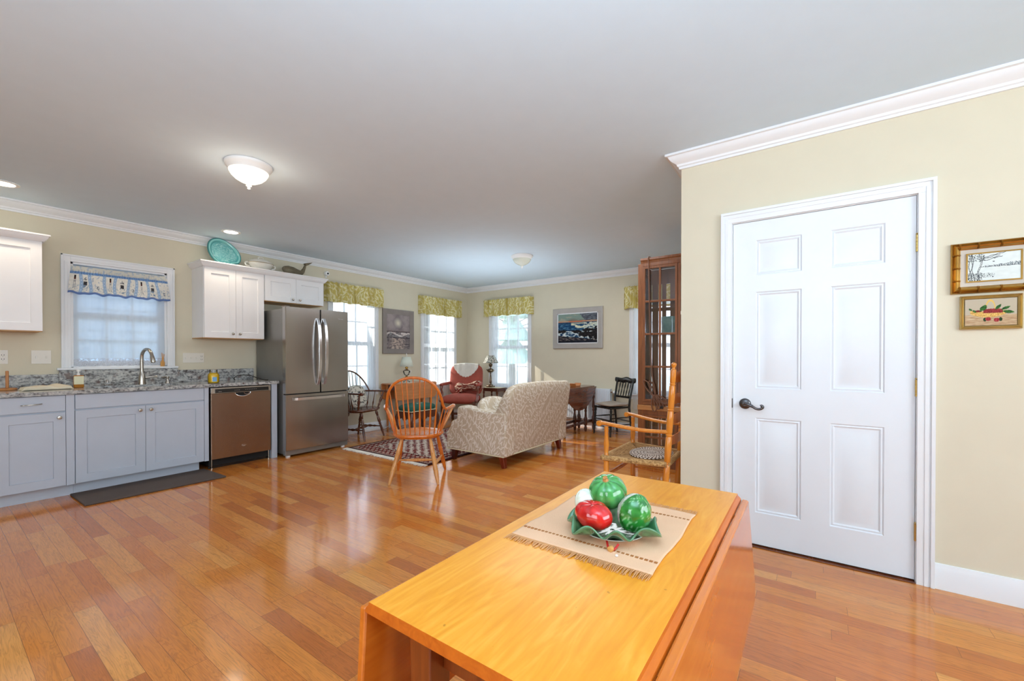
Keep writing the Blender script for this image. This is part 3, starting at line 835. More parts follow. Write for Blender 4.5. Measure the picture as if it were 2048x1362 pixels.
# towel
def tw(u, v):
    x = .50+.30*u+.01*sin(9*v); y = 5.36+.22*v
    z = CT+.016+.026*max(0,sin(PI*u))*(.4+.6*sin(PI*v))*(1+.5*sin(7*u+3*v))+.006*sin(15*u+4*v)
    if u < .03 or v < .03 or u > .97 or v > .97: z = CT+.004
    return (x, y, z)
o = obj('dish_towel', MB().grid(40, 26, tw), M['towel'], solid=.006, recalc=False); o.location.z += .0; tag(o, 'cream folded dish towel lying on the granite counter', 'towel')
# paper towel holder
o = thing('towel_holder', 'wooden paper towel stand at the left end of the counter', 'towel holder', (.452,5.62,CT))
obj('base', MB().lathe([(.07,0),(.075,.006),(.072,.016),(.06,.020)], (.43,5.62,CT), 28), M['towelw'], o)
obj('post', MB().lathe([(.010,.018),(.010,.16),(.008,.166)], (.443,5.60,CT), 12), M['towelw'], o)
# reed diffuser on sill
o = thing('reed_diffuser', 'small amber bottle with reed sticks on the window sill', 'diffuser', (1.545,YL-.022,1.0855))
obj('bottle', MB().lathe([(.017,0),(.019,.004),(.019,.045),(.012,.056),(.011,.066)], (1.545,YL-.022,1.0855), 14), M['reed'], o)
m = MB()
for k in range(4): m.tube([(1.545,YL-.022,1.12),(1.545+.008*(k-1.2),YL-.022-.003*k,1.235-.006*k)], .0022, 6)
obj('reeds', m, M['reed'], o, merge=False)
# candle jar
cx, cy = 1.862, 5.30
o = thing('candle_jar', 'yellow candle in a glass jar on the granite counter', 'candle', (cx,cy,CT))
obj('wax', MB().lathe([(.044,.004),(.050,.012),(.050,.082),(.046,.096),(.032,.105),(0,.105)], (cx,cy,CT), 28), M['yellow'], o)
obj('jar', MB().lathe([(.046,0),(.053,.008),(.053,.084),(.048,.099),(.037,.110),(.036,.138),(.039,.142),(.036,.146)], (cx,cy,CT), 28, cap=False), M['clear'], o)
def cl(u, v):
    a = -PI/2-.12+(u-.5)*.75; return (cx+.0545*cos(a), cy+.0545*sin(a), CT+.018+.048*v)
obj('label', MB().grid(8, 2, cl), M['bluelab'], o, recalc=False)
# appliance cord
o = obj('appliance_cord', MB().tube(catmull([(2.20,5.63,CT+.006),(2.18,5.60,CT+.03),(2.22,5.58,CT+.06),(2.30,5.5,CT+.062),(2.36,5.42,CT+.03),(2.41,5.34,CT+.007),(2.43,5.31,CT+.006)],6), .005, 8), M['black']); tag(o, 'black looped cord on the counter end against the refrigerator', 'cord')
# kitchen mat
o = obj('kitchen_mat', MB().prism([(.752,5.19),(1.74,5.205),(1.76,4.705),(.765,4.712)], .0005, .016, 'z'), M['mat'], smooth=0, bevel=.006); tag(o, 'dark brown anti fatigue mat on the floor before the sink', 'mat')

# upper cabinets
UF = 5.43
def upper(label, x0, x1, z0, doors, kz, loc):
    c = thing('wall_cabinet', label, 'cabinet', loc, 0, 'white wall cabinets')
    obj('carcass', MB().box(x0,x1,UF+.02,YL-.002,z0+.004,2.19), M['cabw'], c, smooth=0)
    obj('bottom', MB().box(x0,x1,UF+.022,YL-.002,z0-.004,z0+.004), M['cabwood'], c, smooth=0)
    for (a, b, k) in doors:
        d = obj('door', shaker(MB(), a, b, z0+.003, 2.185, UF, s=.066), M['cabw'], c, smooth=0)
        if k: knob(k, UF, kz, d)
    return c
c = upper('white wall cabinet cut off by the left edge of the photo', .315, .632, 1.412, [(.318,.629,.350)], 1.46, (.47,5.6,1.40))
upper('tall white double wall cabinet between sink window and refrigerator', 1.82, 2.446, 1.40, [(1.824,2.1345,2.10),(2.1375,2.443,2.172)], 1.452, (2.13,5.6,1.39))
upper('short white double cabinet above the refrigerator', 2.4475, 3.212, 1.874, [(2.455,2.8335,2.79),(2.8365,3.209,2.88)], 1.92, (2.83,5.6,1.87))
def cab_crown(x0, x1, label):
    P = [(0,2.186),(.008,2.186),(.016,2.196),(.03,2.212),(.036,2.232),(.044,2.234),(.044,2.246),(0,2.246)]
    m = MB(); k = len(P)
    path = [(x0,YL-.003,-1,0),(x0,UF,-1,-1),(x1,UF,1,-1),(x1,YL-.003,1,0)]
    for (x,y,ox,oy) in path:
        for t, z in P: m.v.append((x+ox*t, y+oy*t, z))
    for s in range(3):
        for i in range(k):
            j = (i+1) % k; m.f.append((s*k+i, s*k+j, (s+1)*k+j, (s+1)*k+i))
    m.box(x0+.002, x1-.002, UF+.01, YL-.004, 2.1905, 2.2305)
    o = obj('cabinet_crown', m, M['cabw'], smooth=25, merge=False); tag(o, label, 'moulding')
cab_crown(1.82, 3.212, 'white crown moulding along the cabinets beside and above refrigerator')
cab_crown(.315, .632, 'white crown moulding on the far left wall cabinet')
# things on top of the cabinets (top of crown 2.246)
TZ = 2.246
def plat():
    # fish shaped glass platter standing, leaning on the wall
    out = []
    n = 56
    for i in range(n):
        a = 2*PI*i/n
        r = 1+.03*sin(3*a)
        x = .182*cos(a)*r; z = .150*sin(a)*r
        if -.45 < a-2*PI*(a > PI) < .02: x += -.02*abs(sin(4*a))
        out.append((x, z))
    m = MB(); rings = [(1,0.0),(.985,-.008),(.96,-.012),(.90,-.009),(.84,-.005),(.80,-.002)]+[(.78-.04*i,.010) for i in range(19)]
    for r, d in rings:
        for x, z in out: m.v.append((x*r, d, z*r))
    for s in range(len(rings)-1):
        for i in range(n):
            j = (i+1) % n; m.f.append((s*n+i, s*n+j, (s+1)*n+j, (s+1)*n+i))
    m.f.append(tuple((len(rings)-1)*n+i for i in range(n)))
    for r, d in rings:
        for x, z in out:
            q = noise.noise((x*r*9, z*r*9, 2)); dots = sin(x*r*420+z*r*120)*sin(z*r*420-x*r*120)
            c = (.20,.50,.50) if r > .955 else (.58,.84,.82) if r > .88 else (.30,.62,.62) if r > .79 else (.42+.10*q, .70+.08*q, .70+.08*q)
            if r < .74 and dots > .35: c = (.66,.86,.84)
            m.c.append(c)
    M4 = Matrix.Translation((2.085,5.615,TZ+.142)) @ Matrix.Rotation(math.radians(-12),4,'X') @ Matrix.Rotation(math.radians(38),4,'Y')
    m.xf(M4)
    zmin = min(v[2] for v in m.v); m.xf(Matrix.Translation((0,0,TZ+.002-zmin)))
    o = obj('fish_platter', m, M['vcgloss'], solid=.008, smooth=60, recalc=True); tag(o, 'aqua glass fish platter leaning on top of the wall cabinets', 'platter')
plat()
tx, ty = 2.475, 5.585
t_ = thing('soup_tureen', 'white lidded soup tureen with gilt rim on the wall cabinets', 'tureen', (tx,ty,TZ))
E4 = Matrix.Scale(1.55,3,(1,0,0))
obj('bowl', MB().lathe([(.045,0),(.05,.008),(.042,.016),(.075,.045),(.092,.085),(.096,.098)], (tx,ty,TZ), 32, M=E4), M['porc'], t_)
obj('lid', MB().lathe([(.097,.099),(.09,.112),(.06,.14),(.02,.153),(.008,.156),(.0,.157)], (tx,ty,TZ), 32, M=E4), M['porc'], t_)
m = MB(); m.lathe([(.0975,.096),(.099,.099),(.0975,.102)], (tx,ty,TZ), 32, M=E4, cap=False); obj('gilt_band', m, M['gold'], t_)
for sx in (-1,1):
    obj('handle', MB().tube(catmull([(tx+sx*.125,ty,TZ+.045),(tx+sx*.165,ty,TZ+.055),(tx+sx*.172,ty,TZ+.085),(tx+sx*.14,ty,TZ+.095)],5), .009, 8), M['porc'], t_)
m = MB(); m.tube(catmull([(tx-.03,ty,TZ+.152),(tx-.018,ty,TZ+.175),(tx+.018,ty,TZ+.175),(tx+.03,ty,TZ+.152)],5), .007, 8); obj('lid_finial', m, M['porc'], t_)
m = MB()
pts = catmull([(2.735,5.58,TZ+.075),(2.755,5.58,TZ+.072),(2.80,5.58,TZ+.062),(2.87,5.58,TZ+.052),(2.94,5.58,TZ+.046),(2.99,5.58,TZ+.062),(3.02,5.58,TZ+.11),(3.035,5.58,TZ+.150),(3.05,5.58,TZ+.175)],5)
cr = [.012,.036,.060,.062,.046,.030,.020,.015,.008]
rr = [cr[min(8,i//5)]+(cr[min(8,i//5+1)]-cr[min(8,i//5)])*(i % 5)/5 for i in range(len(pts))]
m.tube(pts, rr, 14, up=(0,1,0), sq=.75)
w_ = thing('whale_figurine', 'carved grey wooden whale with raised tail above the refrigerator', 'figurine', (2.88,5.58,TZ))
zmn = min(v[2] for v in m.v); m.xf(Matrix.Translation((0,0,TZ+.002-zmn))); dz = TZ+.002-zmn
obj('body', m, M['whale'], w_)
m = MB(); m.prism([(3.035,.155+TZ),(3.02,.185+TZ),(3.05,.195+TZ),(3.13,.215+TZ),(3.10,.19+TZ),(3.06,.165+TZ)], 5.55, 5.60, 'y'); m.xf(Matrix.Translation((0,0,dz)))
obj('tail_fluke', m, M['whale'], w_, bevel=.006)
# camera-like sensor
o = thing('wall_camera', 'small white security camera on the wall above refrigerator cabinet', 'camera', (3.465,YL,2.39))
obj('housing', MB().lathe([(.03,0),(.034,.01),(.034,.04),(.028,.05)], (3.452,YL-.0005,2.395), 18, M=Matrix.Rotation(PI/2,3,'X')), M['white'], o)
obj('lens', MB().lathe([(.013,.05),(.013,.054),(0,.055)], (3.456,YL-.0005,2.393), 14, M=Matrix.Rotation(PI/2,3,'X')), M['black'], o)
obj('mount', MB().box(3.442,3.462,YL-.012,YL-.0005,2.335,2.362), M['white'], o, smooth=0, bevel=.003)
# wall plates
def plate(x0, x1, label, kinds, z0=1.124, z1=1.24):
    o = thing('wall_plate', label, 'wall plate', ((x0+x1)/2,YL,z0), 0, 'switch and outlet plates over the counter')
    obj('cover', MB().box(x0,x1,YL-.006,YL-.0005,z0,z1), M['plate'], o, smooth=0, bevel=.002)
    n = len(kinds)
    for i, k in enumerate(kinds):
        c = x0+(x1-x0)*(i+.5)/n; zc = (z0+z1)/2
        if k == 's': obj('toggle', MB().box(c-.005,c+.005,YL-.015,YL-.006,zc-.011,zc+.011), M['plate'], o, smooth=0, bevel=.0015)
        else:
            r = obj('receptacle', MB().box(c-.017,c+.017,YL-.0075,YL-.006,zc-.034,zc+.034), M['plate'], o, smooth=0, bevel=.001)
            m = MB()
            for dz in (-.018,.018):
                for dx in (-.007,.007): m.box(c+dx-.0016,c+dx+.0016,YL-.0082,YL-.0074,zc+dz-.005,zc+dz+.005)
                m.lathe([(.002,0),(.002,.0008)], (c,YL-.0074,zc+dz-.011), 8, M=Matrix.Rotation(PI/2,3,'X'))
            obj('slots', m, M['dark'], r, smooth=0)
plate(.345, .463, 'outlet plate at the left photo edge above the paper towel stand', 'oo', 1.128, 1.25)
plate(.598, .722, 'double switch plate left of the sink window', 'ss', 1.126, 1.25)
plate(1.732, 1.936, 'four gang switch and outlet plate right of the sink window', 'ssso', 1.122, 1.232)

# refrigerator
r = thing('refrigerator', 'stainless steel french door refrigerator with bottom freezer', 'refrigerator', (2.89,5.4,0))
FX0, FX1, FY = 2.487, 3.302, 5.0
obj('body', MB().box(FX0+.004,FX1-.004,FY+.075,5.745,.035,1.755), M['steeld'], r, smooth=0, bevel=.004)
def fdoor(nm, x0, x1, z0, z1):
    m = MB(); n = 10
    poly = [(x0,FY+.072),(x0,FY+.008)]
    for i in range(n+1):
        u = i/n; poly.append((x0+.006+(x1-x0-.012)*u, FY-.010*sin(PI*((x0+(x1-x0)*u-FX0)/(FX1-FX0)))))
    poly += [(x1,FY+.008),(x1,FY+.072)]
    return obj(nm, m.prism(poly, z0, z1, 'z'), M['steel'], r, smooth=30)
d1 = fdoor('door', FX0, 2.905, .752, 1.775); d2 = fdoor('door', 2.913, FX1, .752, 1.775)
d3 = fdoor('freezer_drawer', FX0, FX1, .085, .738)
obj('gap_seal', MB().box(FX0+.01,FX1-.01,FY+.02,FY+.074,.737,.753).box(2.904,2.914,FY+.03,FY+.074,.753,1.77), M['dark'], r, smooth=0, merge=False)
def bar(parent, P, w, h, up):
    m = MB(); P = catmull(P, 6)
    for a, b in zip(P[:-1], P[1:]): m.beam(a, b, w, h, up)
    return obj('handle', m, M['hand'], parent, smooth=0, merge=False)
for x, d in ((2.868, d1), (2.951, d2)):
    bar(d, [(x,FY-.016,1.66),(x,FY-.052,1.58),(x,FY-.078,1.40),(x,FY-.084,1.25),(x,FY-.078,1.10),(x,FY-.052,.92),(x,FY-.016,.845)], .032, .014, (0,1,0))
bar(d3, [(2.565,FY-.008,.688),(2.60,FY-.05,.688),(2.75,FY-.062,.688),(2.90,FY-.066,.688),(3.05,FY-.062,.688),(3.20,FY-.05,.688),(3.238,FY-.008,.688)], .030, .014, (0,1,0))
text('badge_lettering', 'Whirlpool', .017, Matrix.Translation((3.185,FY-.0062,1.675)) @ Matrix.Rotation(PI/2,4,'X'), M['hand'], r)
obj('base_grille', MB().prism([(FX0+.002,FY+.02),(FX1-.002,FY+.02),(FX1-.002,FY+.075),(FX0+.002,FY+.075)], .022, .082, 'z'), M['steeld'], r, smooth=0, bevel=.006)
for x in (FX0+.05, FX1-.05):
    obj('foot', MB().lathe([(.026,0),(.026,.018),(.012,.022)], (x,FY+.06,0), 14), M['white'], r)
obj('hinge_cover', MB().box(FX0+.01,FX0+.07,FY+.03,FY+.12,1.775,1.79), M['greyframe'], r, smooth=0, bevel=.004)

# power strip and white cable
o = obj('power_strip', MB().box(3.98,4.36,5.70,5.75,.0005,.04), M['white'], smooth=0, bevel=.006); tag(o, 'white power strip on the floor against the baseboard', 'power strip')
o = obj('white_cable', MB().tube(catmull([(4.36,5.72,.02),(4.40,5.66,.02),(4.41,5.56,.07),(4.42,5.50,.05),(4.52,5.50,.008),(4.62,5.55,.007),(4.72,5.60,.007),(4.80,5.62,.008)],6), .005, 8), M['white']); tag(o, 'white cable trailing from the power strip under the pine table', 'cable')
# ------------------------------------------------------------------ pictures
def fbm(x, y, s=0, o=4): return noise.fractal(Vector((x, y, s)), 1.0, 2.0, o)
def mixc(a, b, t):
    t = max(0, min(1, t)); return tuple(p+(q-p)*t for p, q in zip(a, b))
def sea_dark(u, v):
    n = fbm(u*4, v*9, 1); n2 = fbm(u*14, v*22, 2)
    if v > .70:
        c = mixc((.45,.36,.32), (.50,.58,.54), (v-.70)/.10+n*.5)
        if v < .745+.02*n: c = mixc((.86,.48,.30), c, (v-.715)*14)
        if u > .60+.16*(1-v)*2+.08*n-.2*(v-.8) and v > .75: c = mixc((.24,.25,.29), (.46,.49,.52), .5+n2)
        elif n > .18: c = mixc(c, (.68,.64,.56), .6)
        return c
    c = mixc((.06,.20,.34), (.30,.50,.62), .45+n2*.9)
    if v > .655: c = mixc((.14,.24,.34), c, .3)
    crest = .60+.05*sin(u*7+1)+.05*n
    if u > .35 and abs(v-crest) < .035+.02*n2: c = (.86,.86,.74)
    if .64 < v < .685 and .35 < u < .7: c = mixc(c, (.85,.82,.68), .7)
    if u > .66 and v > .48 and v < .68 and n2 > -.1: c = mixc((.62,.74,.76), (.88,.86,.76), v)
    if .5 < v < .6 and .15 < u < .45 and n > -.1: c = (.05,.24,.40)
    if v < .42 and n2 > .0: c = mixc((.45,.62,.72), (.86,.88,.86), .5+n2)
    rock = .0
    for (rx, ry, rw, rh) in ((.08,.40,.16,.055),(.48,.39,.14,.05),(.72,.30,.20,.10),(.95,.30,.16,.22),(.78,.44,.18,.05)):
        e = ((u-rx)/rw)**2+((v-ry)/rh)**2+n2*.9
        if e < 1: return mixc((.05,.04,.05), (.20,.17,.18), .3+n2*1.2)
    if v < .27-.16*u+.02*n: c = mixc((.10,.10,.14), (.46,.42,.40), .35+n2*1.4) if v > .10+.02*n else mixc((.05,.06,.10),(.10,.12,.18), .5+n2)
    return c
def sea_grey(u, v):
    n = fbm(u*3, v*4, 5); n2 = fbm(u*10, v*26, 6)
    if v > .52:
        c = mixc((.50,.46,.47), (.64,.59,.58), .5+n)
        d = math.hypot(u-.47, (v-.76)*1.3)
        return mixc((.86,.82,.74), c, d*5+n*.3)
    c = mixc((.36,.33,.34), (.56,.52,.52), .5+n2)
    if .34 < v < .52:
        w = .43+.05*sin(u*8)+.03*n2
        if abs(v-w) < .022 or (v > .40 and u > .6 and abs(v-.46-.03*n2) < .03): c = (.84,.80,.78)
        elif v < w and n2 > 0: c = (.55,.54,.54)
        if v > .48 and n2 > -.1: c = (.44,.38,.38)
    elif v > .30: c = mixc((.24,.22,.24), c, .4+n2)
    else: c = mixc(c, (.78,.70,.64), (.75+n2*1.2)*math.exp(-((u-.45)/.28)**2))
    return c
def sketch(u, v):
    b = .90+.02*fbm(u*6, v*6, 3); ink = (.16,.18,.20)
    hor = .50+.005*sin(u*30)
    if u > .25 and abs(v-hor) < .008 and fbm(u*60, v*8, 1) > -.25: return ink
    if u > .30 and hor < v < hor+.05+.14*max(0,u-.45)+.04*fbm(u*14,0,2): 
        if fbm(u*50, v*40, 4) > .06-.25*(u-.4): return (.30,.34,.38)
    for k, (x0, x1, w) in enumerate(((.06,.02,.010),(.12,.08,.008),(.20,.27,.018),(.03,.10,.006))):
        c = x0+(x1-x0)*v+.02*sin(v*9+k)
        if abs(u-c) < w and (abs(abs(u-c)-w) < .006 or fbm(u*90,v*60,k) > .1): return ink
    for k, (a, s, e) in enumerate(((.74,.55,.55),(.70,.38,.45),(.86,.15,.4))):
        if .22 < u < .22+e and abs(v-(a+s*(u-.22)+.02*sin(u*25+k))) < .010: return ink
    if v > .72 and u < .34 and fbm(u*34, v*30, 8) > .16: return (.25,.28,.3)
    if v < .30 and u < .28 and fbm(u*40, v*40, 9) > .05: return (.24,.27,.29)
    if .10 < v < .28 and .2 < u < .52 and v < .28-.3*abs(u-.38) and fbm(u*30, v*44, 7) > .12: return (.30,.33,.35)
    for dx, dy in ((.52,.80),(.56,.83),(.50,.68)):
        if abs(v-dy-.35*abs(u-dx)) < .012 and abs(u-dx) < .022: return ink
    if v < .48 and u > .3: b -= .03*max(0, fbm(u*4, v*24, 11))
    return (b*.97, b, b*.98)
def berries(u, v):
    n = fbm(u*30, v*20, 2); n2 = fbm(u*5, v*30, 3)
    c = (.74,.69,.60) if v > .40+.01*n2 else mixc((.66,.52,.38), (.80,.70,.56), .5+n2)
    def leaf(x, y, dx, dy, w):
        L = math.hypot(dx, dy); px = ((u-x)*dx+(v-y)*dy)/L/L; q = abs((u-x)*dy-(v-y)*dx)/L
        return 0 < px < 1 and q < w*sin(PI*px)
    hx = (u-.50)/.09; hy = (v-.62)/.32
    rr = math.hypot(hx, hy)
    for l in ((.14,.56,-.06,.10,.03),(.30,.52,.10,.26,.05),(.36,.55,.06,.22,.04),(.60,.58,.10,.20,.04),(.70,.56,.18,.14,.045),(.72,.52,.24,-.06,.06),(.16,.60,.06,-.12,.03)):
        if leaf(*l): return mixc((.10,.26,.10), (.26,.46,.18), .5+n)
    if .36 < u < .74 and .46 < v < .62-.5*(u-.55)**2+.03*n: return mixc((.46,.12,.14), (.64,.22,.22), .5+n*1.2)
    if .18 < u < .33 and .50 < v < .58-.8*(u-.26)**2*4: return (.48,.16,.15)
    if .86 < rr < 1.1 and v > .50 and u < .60: return (.86,.72,.38)
    if .10 < u < .82 and v < .53+.03*sin(u*9) and v > .30+1.1*(u-.46)**2: return mixc((.76,.58,.30), (.92,.76,.44), .5+n*1.4)
    for (x, y) in ((.46,.24),(.62,.20)):
        if ((u-x)/.055)**2+((v-y)/.075)**2 < 1: return (.58,.16,.18) if n < .2 else (.72,.3,.3)
    for (x, y) in ((.395,.22),(.695,.22)):
        if ((u-x)/.035)**2+((v-y)/.07)**2 < 1: return (.12,.22,.10)
    return c

def picture(ax, at, a0, a1, z0, z1, fw, label, mat, fn, nu=120, nv=90, matw=0, style='flat', flip=False, inner=None):
    """ax x: on wall_left (faces -y), y: faces -x"""
    mid = (a0+a1)/2
    t = thing('framed_picture', label, 'picture', (mid, at, z0) if ax == 'x' else (at, mid, z0))
    P = (lambda a, d, z: (a, at-d, z)) if ax == 'x' else (lambda a, d, z: (at-d, a, z))
    m = MB(); prof = {'flat': [(0,.002),(0,.026),(.12,.030),(.5,.022),(.85,.018),(1,.016),(1,.008)],
                      'bamboo': [(0,.002),(0,.012),(.10,.020),(.30,.013),(.36,.020),(.55,.030),(.75,.026),(.9,.014),(1,.012),(1,.006)],
                      'step': [(0,.002),(0,.016),(.2,.020),(.35,.016),(.45,.013),(.6,.018),(.8,.014),(1,.008)]}[style]
    for q, d in prof:
        i = q*fw
        for a, z in ((a0+i,z0+i),(a1-i,z0+i),(a1-i,z1-i),(a0+i,z1-i)): m.v.append(P(a, d, z))
    k = len(prof)
    for s in range(k-1):
        for c in range(4):
            e = (c+1) % 4; m.f.append((s*4+c, s*4+e, (s+1)*4+e, (s+1)*4+c))
    m.f.append((0,1,2,3))
    fr = obj('frame', m, mat, t, smooth=20, merge=False)
    if style == 'bamboo':
        m = MB(); c = fw*.55
        def ring(p, q):
            p = Vector(p); q = Vector(q); m.turned(p-(q-p).normalized()*.004, p+(q-p).normalized()*.004, [(0,.012),(.2,.017),(.5,.014),(.8,.017),(1,.012)], 10)
        for f in (.17,.42,.68,.9):
            for z in (z0+c, z1-c): ring(P(a0+(a1-a0)*f,.018,z), P(a1,.018,z))
        for f in (.25,.5,.76):
            for a in (a0+c, a1-c): ring(P(a,.018,z0+(z1-z0)*f), P(a,.018,z1))
        obj('bamboo_joint', m, mat, fr, merge=False)
    b0, b1, y0, y1 = a0+fw, a1-fw, z0+fw, z1-fw
    if matw:
        m = MB().add([P(b0,.008,y0),P(b1,.008,y0),P(b1,.008,y1),P(b0,.008,y1)], [(0,1,2,3)]); obj('mat_board', m, M['matboard'], t, smooth=0)
        b0 += matw; b1 -= matw; y0 += matw; y1 -= matw
        m = MB(); e = .006
        for q in ((b0-e,b1+e,y0-e,y0),(b0-e,b1+e,y1,y1+e),(b0-e,b0,y0,y1),(b1,b1+e,y0,y1)):
            c1, c2 = P(q[0],.0135,q[2]), P(q[1],.0085,q[3])
            m.box(min(c1[0],c2[0]),max(c1[0],c2[0]),min(c1[1],c2[1]),max(c1[1],c2[1]),c1[2],c2[2])
        obj('fillet', m, M['gilt'], t, smooth=0, merge=False)
    if inner:
        m = MB(); e = .014
        for q in ((b0,b1,y0,y0+e),(b0,b1,y1-e,y1),(b0,b0+e,y0,y1),(b1-e,b1,y0,y1)):
            c1, c2 = P(q[0],.018,q[2]), P(q[1],.009,q[3])
            m.box(min(c1[0],c2[0]),max(c1[0],c2[0]),min(c1[1],c2[1]),max(c1[1],c2[1]),c1[2],c2[2])
        obj('liner', m, inner, t, smooth=0, merge=False)
    m = MB()
    def f(u, v):
        a = b0+(b1-b0)*(u if not flip else 1-u); return P(a, .0115 if matw else .0125, y0+(y1-y0)*v)
    m.grid(nu, nv, f, col=fn)
    obj('painting', m, M['vc'], t, smooth=0, merge=False, recalc=False)
    return t
picture('y', XF-.001, 2.80, 3.735, 1.325, 2.018, .085, 'dark blue seascape painting with rocks in a silver frame on the far wall', M['silver'], sea_dark, 150, 110, flip=True, inner=M['trim'])
picture('x', YL-.001, 4.44, 5.10, 1.235, 1.985, .085, 'grey moonlit wave painting in a wide grey frame between two windows', M['greyframe'], sea_grey, 90, 110)
picture('y', XD-.001, -.868, -.573, 1.51, 1.762, .034, 'pen sketch of lake and trees in a gilt bamboo frame', M['gilt'], sketch, 170, 110, .026, 'bamboo', flip=True)
picture('y', XD-.001, -.815, -.606, 1.331, 1.497, .018, 'small strawberry basket painting in a gold frame under the sketch', M['giltp'], berries, 120, 90, 0, 'step', flip=True)

# ------------------------------------------------------------------ ceiling lights
def ceil_light(x, y, lab, lit):
    t = thing('ceiling_light', lab, 'ceiling light', (x,y,ZC-.16), 0, 'flush mount ceiling lights')
    obj('canopy', MB().lathe([(.150,0),(.150,-.012),(.146,-.020),(.138,-.026),(.130,-.044),(.126,-.050),(.0,-.050)], (x,y,ZC-.0005), 40), M['white'], t)
    pr = [(.125,-.048),(.124,-.058),(.110,-.082),(.088,-.104),(.058,-.122),(.034,-.130),(.022,-.136),(.016,-.148),(.0,-.150)]
    obj('glass_bowl', MB().lathe(pr, (x,y,ZC), 40), M['bulb'] if lit else M['frost'], t)
    obj('finial', MB().lathe([(.017,-.146),(.019,-.152),(.010,-.158),(.008,-.166),(.011,-.170),(.0,-.176)], (x,y,ZC), 16), M['white'], t)
ceil_light(1.385, 3.30, 'lit flush mount ceiling light with frosted bowl over the kitchen floor', True)
ceil_light(4.80, 3.24, 'unlit flush mount ceiling light over the living area', False)
def recessed(x, y, lab):
    t = thing('recessed_light', lab, 'recessed light', (x,y,ZC-.01), 0, 'recessed ceiling lights')
    obj('trim_ring', MB().lathe([(.066,-.004),(.070,-.007),(.092,-.004),(.092,-.0005)], (x,y,ZC), 32, cap=False), M['white'], t)
    obj('lens', MB().lathe([(.068,-.003),(.0,-.0035)], (x,y,ZC), 32), M['recess'], t)
recessed(2.015, 5.24, 'round recessed ceiling light above the fish platter')
recessed(.40, 5.24, 'round recessed ceiling light at the left photo edge')

# ------------------------------------------------------------------ rug
RX0, RX1, RY0, RY1 = 3.215, 5.40, 3.405, 4.90
def rugcol(u, v):
    x = u*(RX1-RX0); y = v*(RY1-RY0)
    e = min(x, RX1-RX0-x, y, RY1-RY0-y)
    n = noise.noise((x*55, y*55, 0)); n2 = noise.noise((x*26, y*26, 4))
    red = (.42,.13,.12); dk = (.22,.07,.08); cr = (.80,.74,.68); pk = (.66,.42,.36)
    if e < .03: return dk
    if e < .07: return red if (x*30+y*30) % 1 < .6 else cr
    if e < .24:
        s = math.sin((x+y)*42)*math.sin((x-y)*42)
        return cr if s > .45+.3*n else (red if s > -.3 else (dk if n2 > 0 else pk))
    if e < .28: return dk if n > 0 else cr
    s = math.sin(x*52+2*n2)*math.sin(y*46+2*n2)
    if s > .25: return cr
    if s > -.05: return (.74,.66,.62)
    if n2 > .12: return red
    return (.55,.30,.28) if n > 0 else (.36,.16,.17)
r_ = MB().grid(230, 150, lambda u, v: (RX0+(RX1-RX0)*u, RY0+(RY1-RY0)*v, .012), col=rugcol)
nbase = len(r_.v)
rg = obj('oriental_rug', r_, M['rugm'], smooth=0, merge=False, recalc=False, base=True)
rg.modifiers.new('s', 'SOLIDIFY').thickness = .011; rg.modifiers['s'].offset = -1
tag(rg, 'red and cream patterned oriental rug with white fringe', 'rug')
m = MB(); rnd = random.Random(4)
for x, sx in ((RX0,-1),(RX1,1)):
    y = RY0+.004
    while y < RY1:
        dy = (rnd.random()-.5)*.03; l = .05+.03*rnd.random()
        m.tube([(x,y,.009),(x+sx*l*.5,y+dy*.4,.008),(x+sx*l,y+dy,.004)], [.0042,.0036,.002], 4); y += .0065
fg = obj('fringe', m, M['fringe'], rg, merge=False); fg['kind'] = 'stuff'

# ------------------------------------------------------------------ sofa
SXa, SXb = 3.555, 4.885
s = thing('loveseat', 'beige leaf print loveseat seen from behind on the rug edge', 'sofa', (4.2,3.0,0))
# back: lofted along x, rounded crown
def backf(u, v):
    x = SXa+(SXb-SXa)*u
    e = min(u, 1-u)*(SXb-SXa)
    rl = .20 if u < .5 else .05
    dz = 0 if e > rl else (rl-math.sqrt(max(0, rl*rl-(rl-e)**2)))*(.62 if u < .5 else .5)
    H = .885+.020*sin(PI*min(1, u*1.15)) - dz
    a = 2*PI*v
    # section: rear face leans back
    pts = [(2.632,.13),(2.632,.13),(2.585,.50),(2.545,H-.05),(2.555,H-.012),(2.595,H),(2.64,H-.015),(2.70,H-.12),(2.80,.52),(2.85,.36),(2.85,.13)]
    t = v*(len(pts)-1); i = min(int(t), len(pts)-2); q = t-i
    p, r = pts[i], pts[i+1]
    return (x, p[0]+(r[0]-p[0])*q, p[1]+(r[1]-p[1])*q)
m = MB(); n0 = 40; m.grid(n0, 30, backf)
m.f.append(tuple(j*(n0+1) for j in range(31))); m.f.append(tuple(j*(n0+1)+n0 for j in range(31)))
obj('back', m, M['sofa'], s, uv=True, smooth=50)
ARM = [(2.60,.13),(2.60,.60),(2.73,.597),(2.85,.600),(2.98,.607),(3.12,.624),(3.20,.632),(3.25,.630),(3.278,.612),(3.29,.58),(3.293,.485),(3.33,.47),(3.372,.455),(3.385,.43),(3.392,.395),(3.42,.36),(3.445,.325),(3.452,.30),(3.452,.13)]
for x0, x1 in ((SXa-.008,SXa+.16),(SXb-.16,SXb+.008)):
    obj('arm', MB().prism(ARM, x0, x1, 'x'), M['sofa'], s, uv=True, bevel=.022, seg=3, smooth=50)
obj('seat_base', MB().box(SXa+.15,SXb-.15,2.70,3.43,.13,.34), M['sofa'], s, uv=True, bevel=.015)
obj('seat_cushion', MB().rbox(SXa+.165,SXb-.165,2.80,3.47,.335,.49,p=8), M['sofa'], s, uv=True)
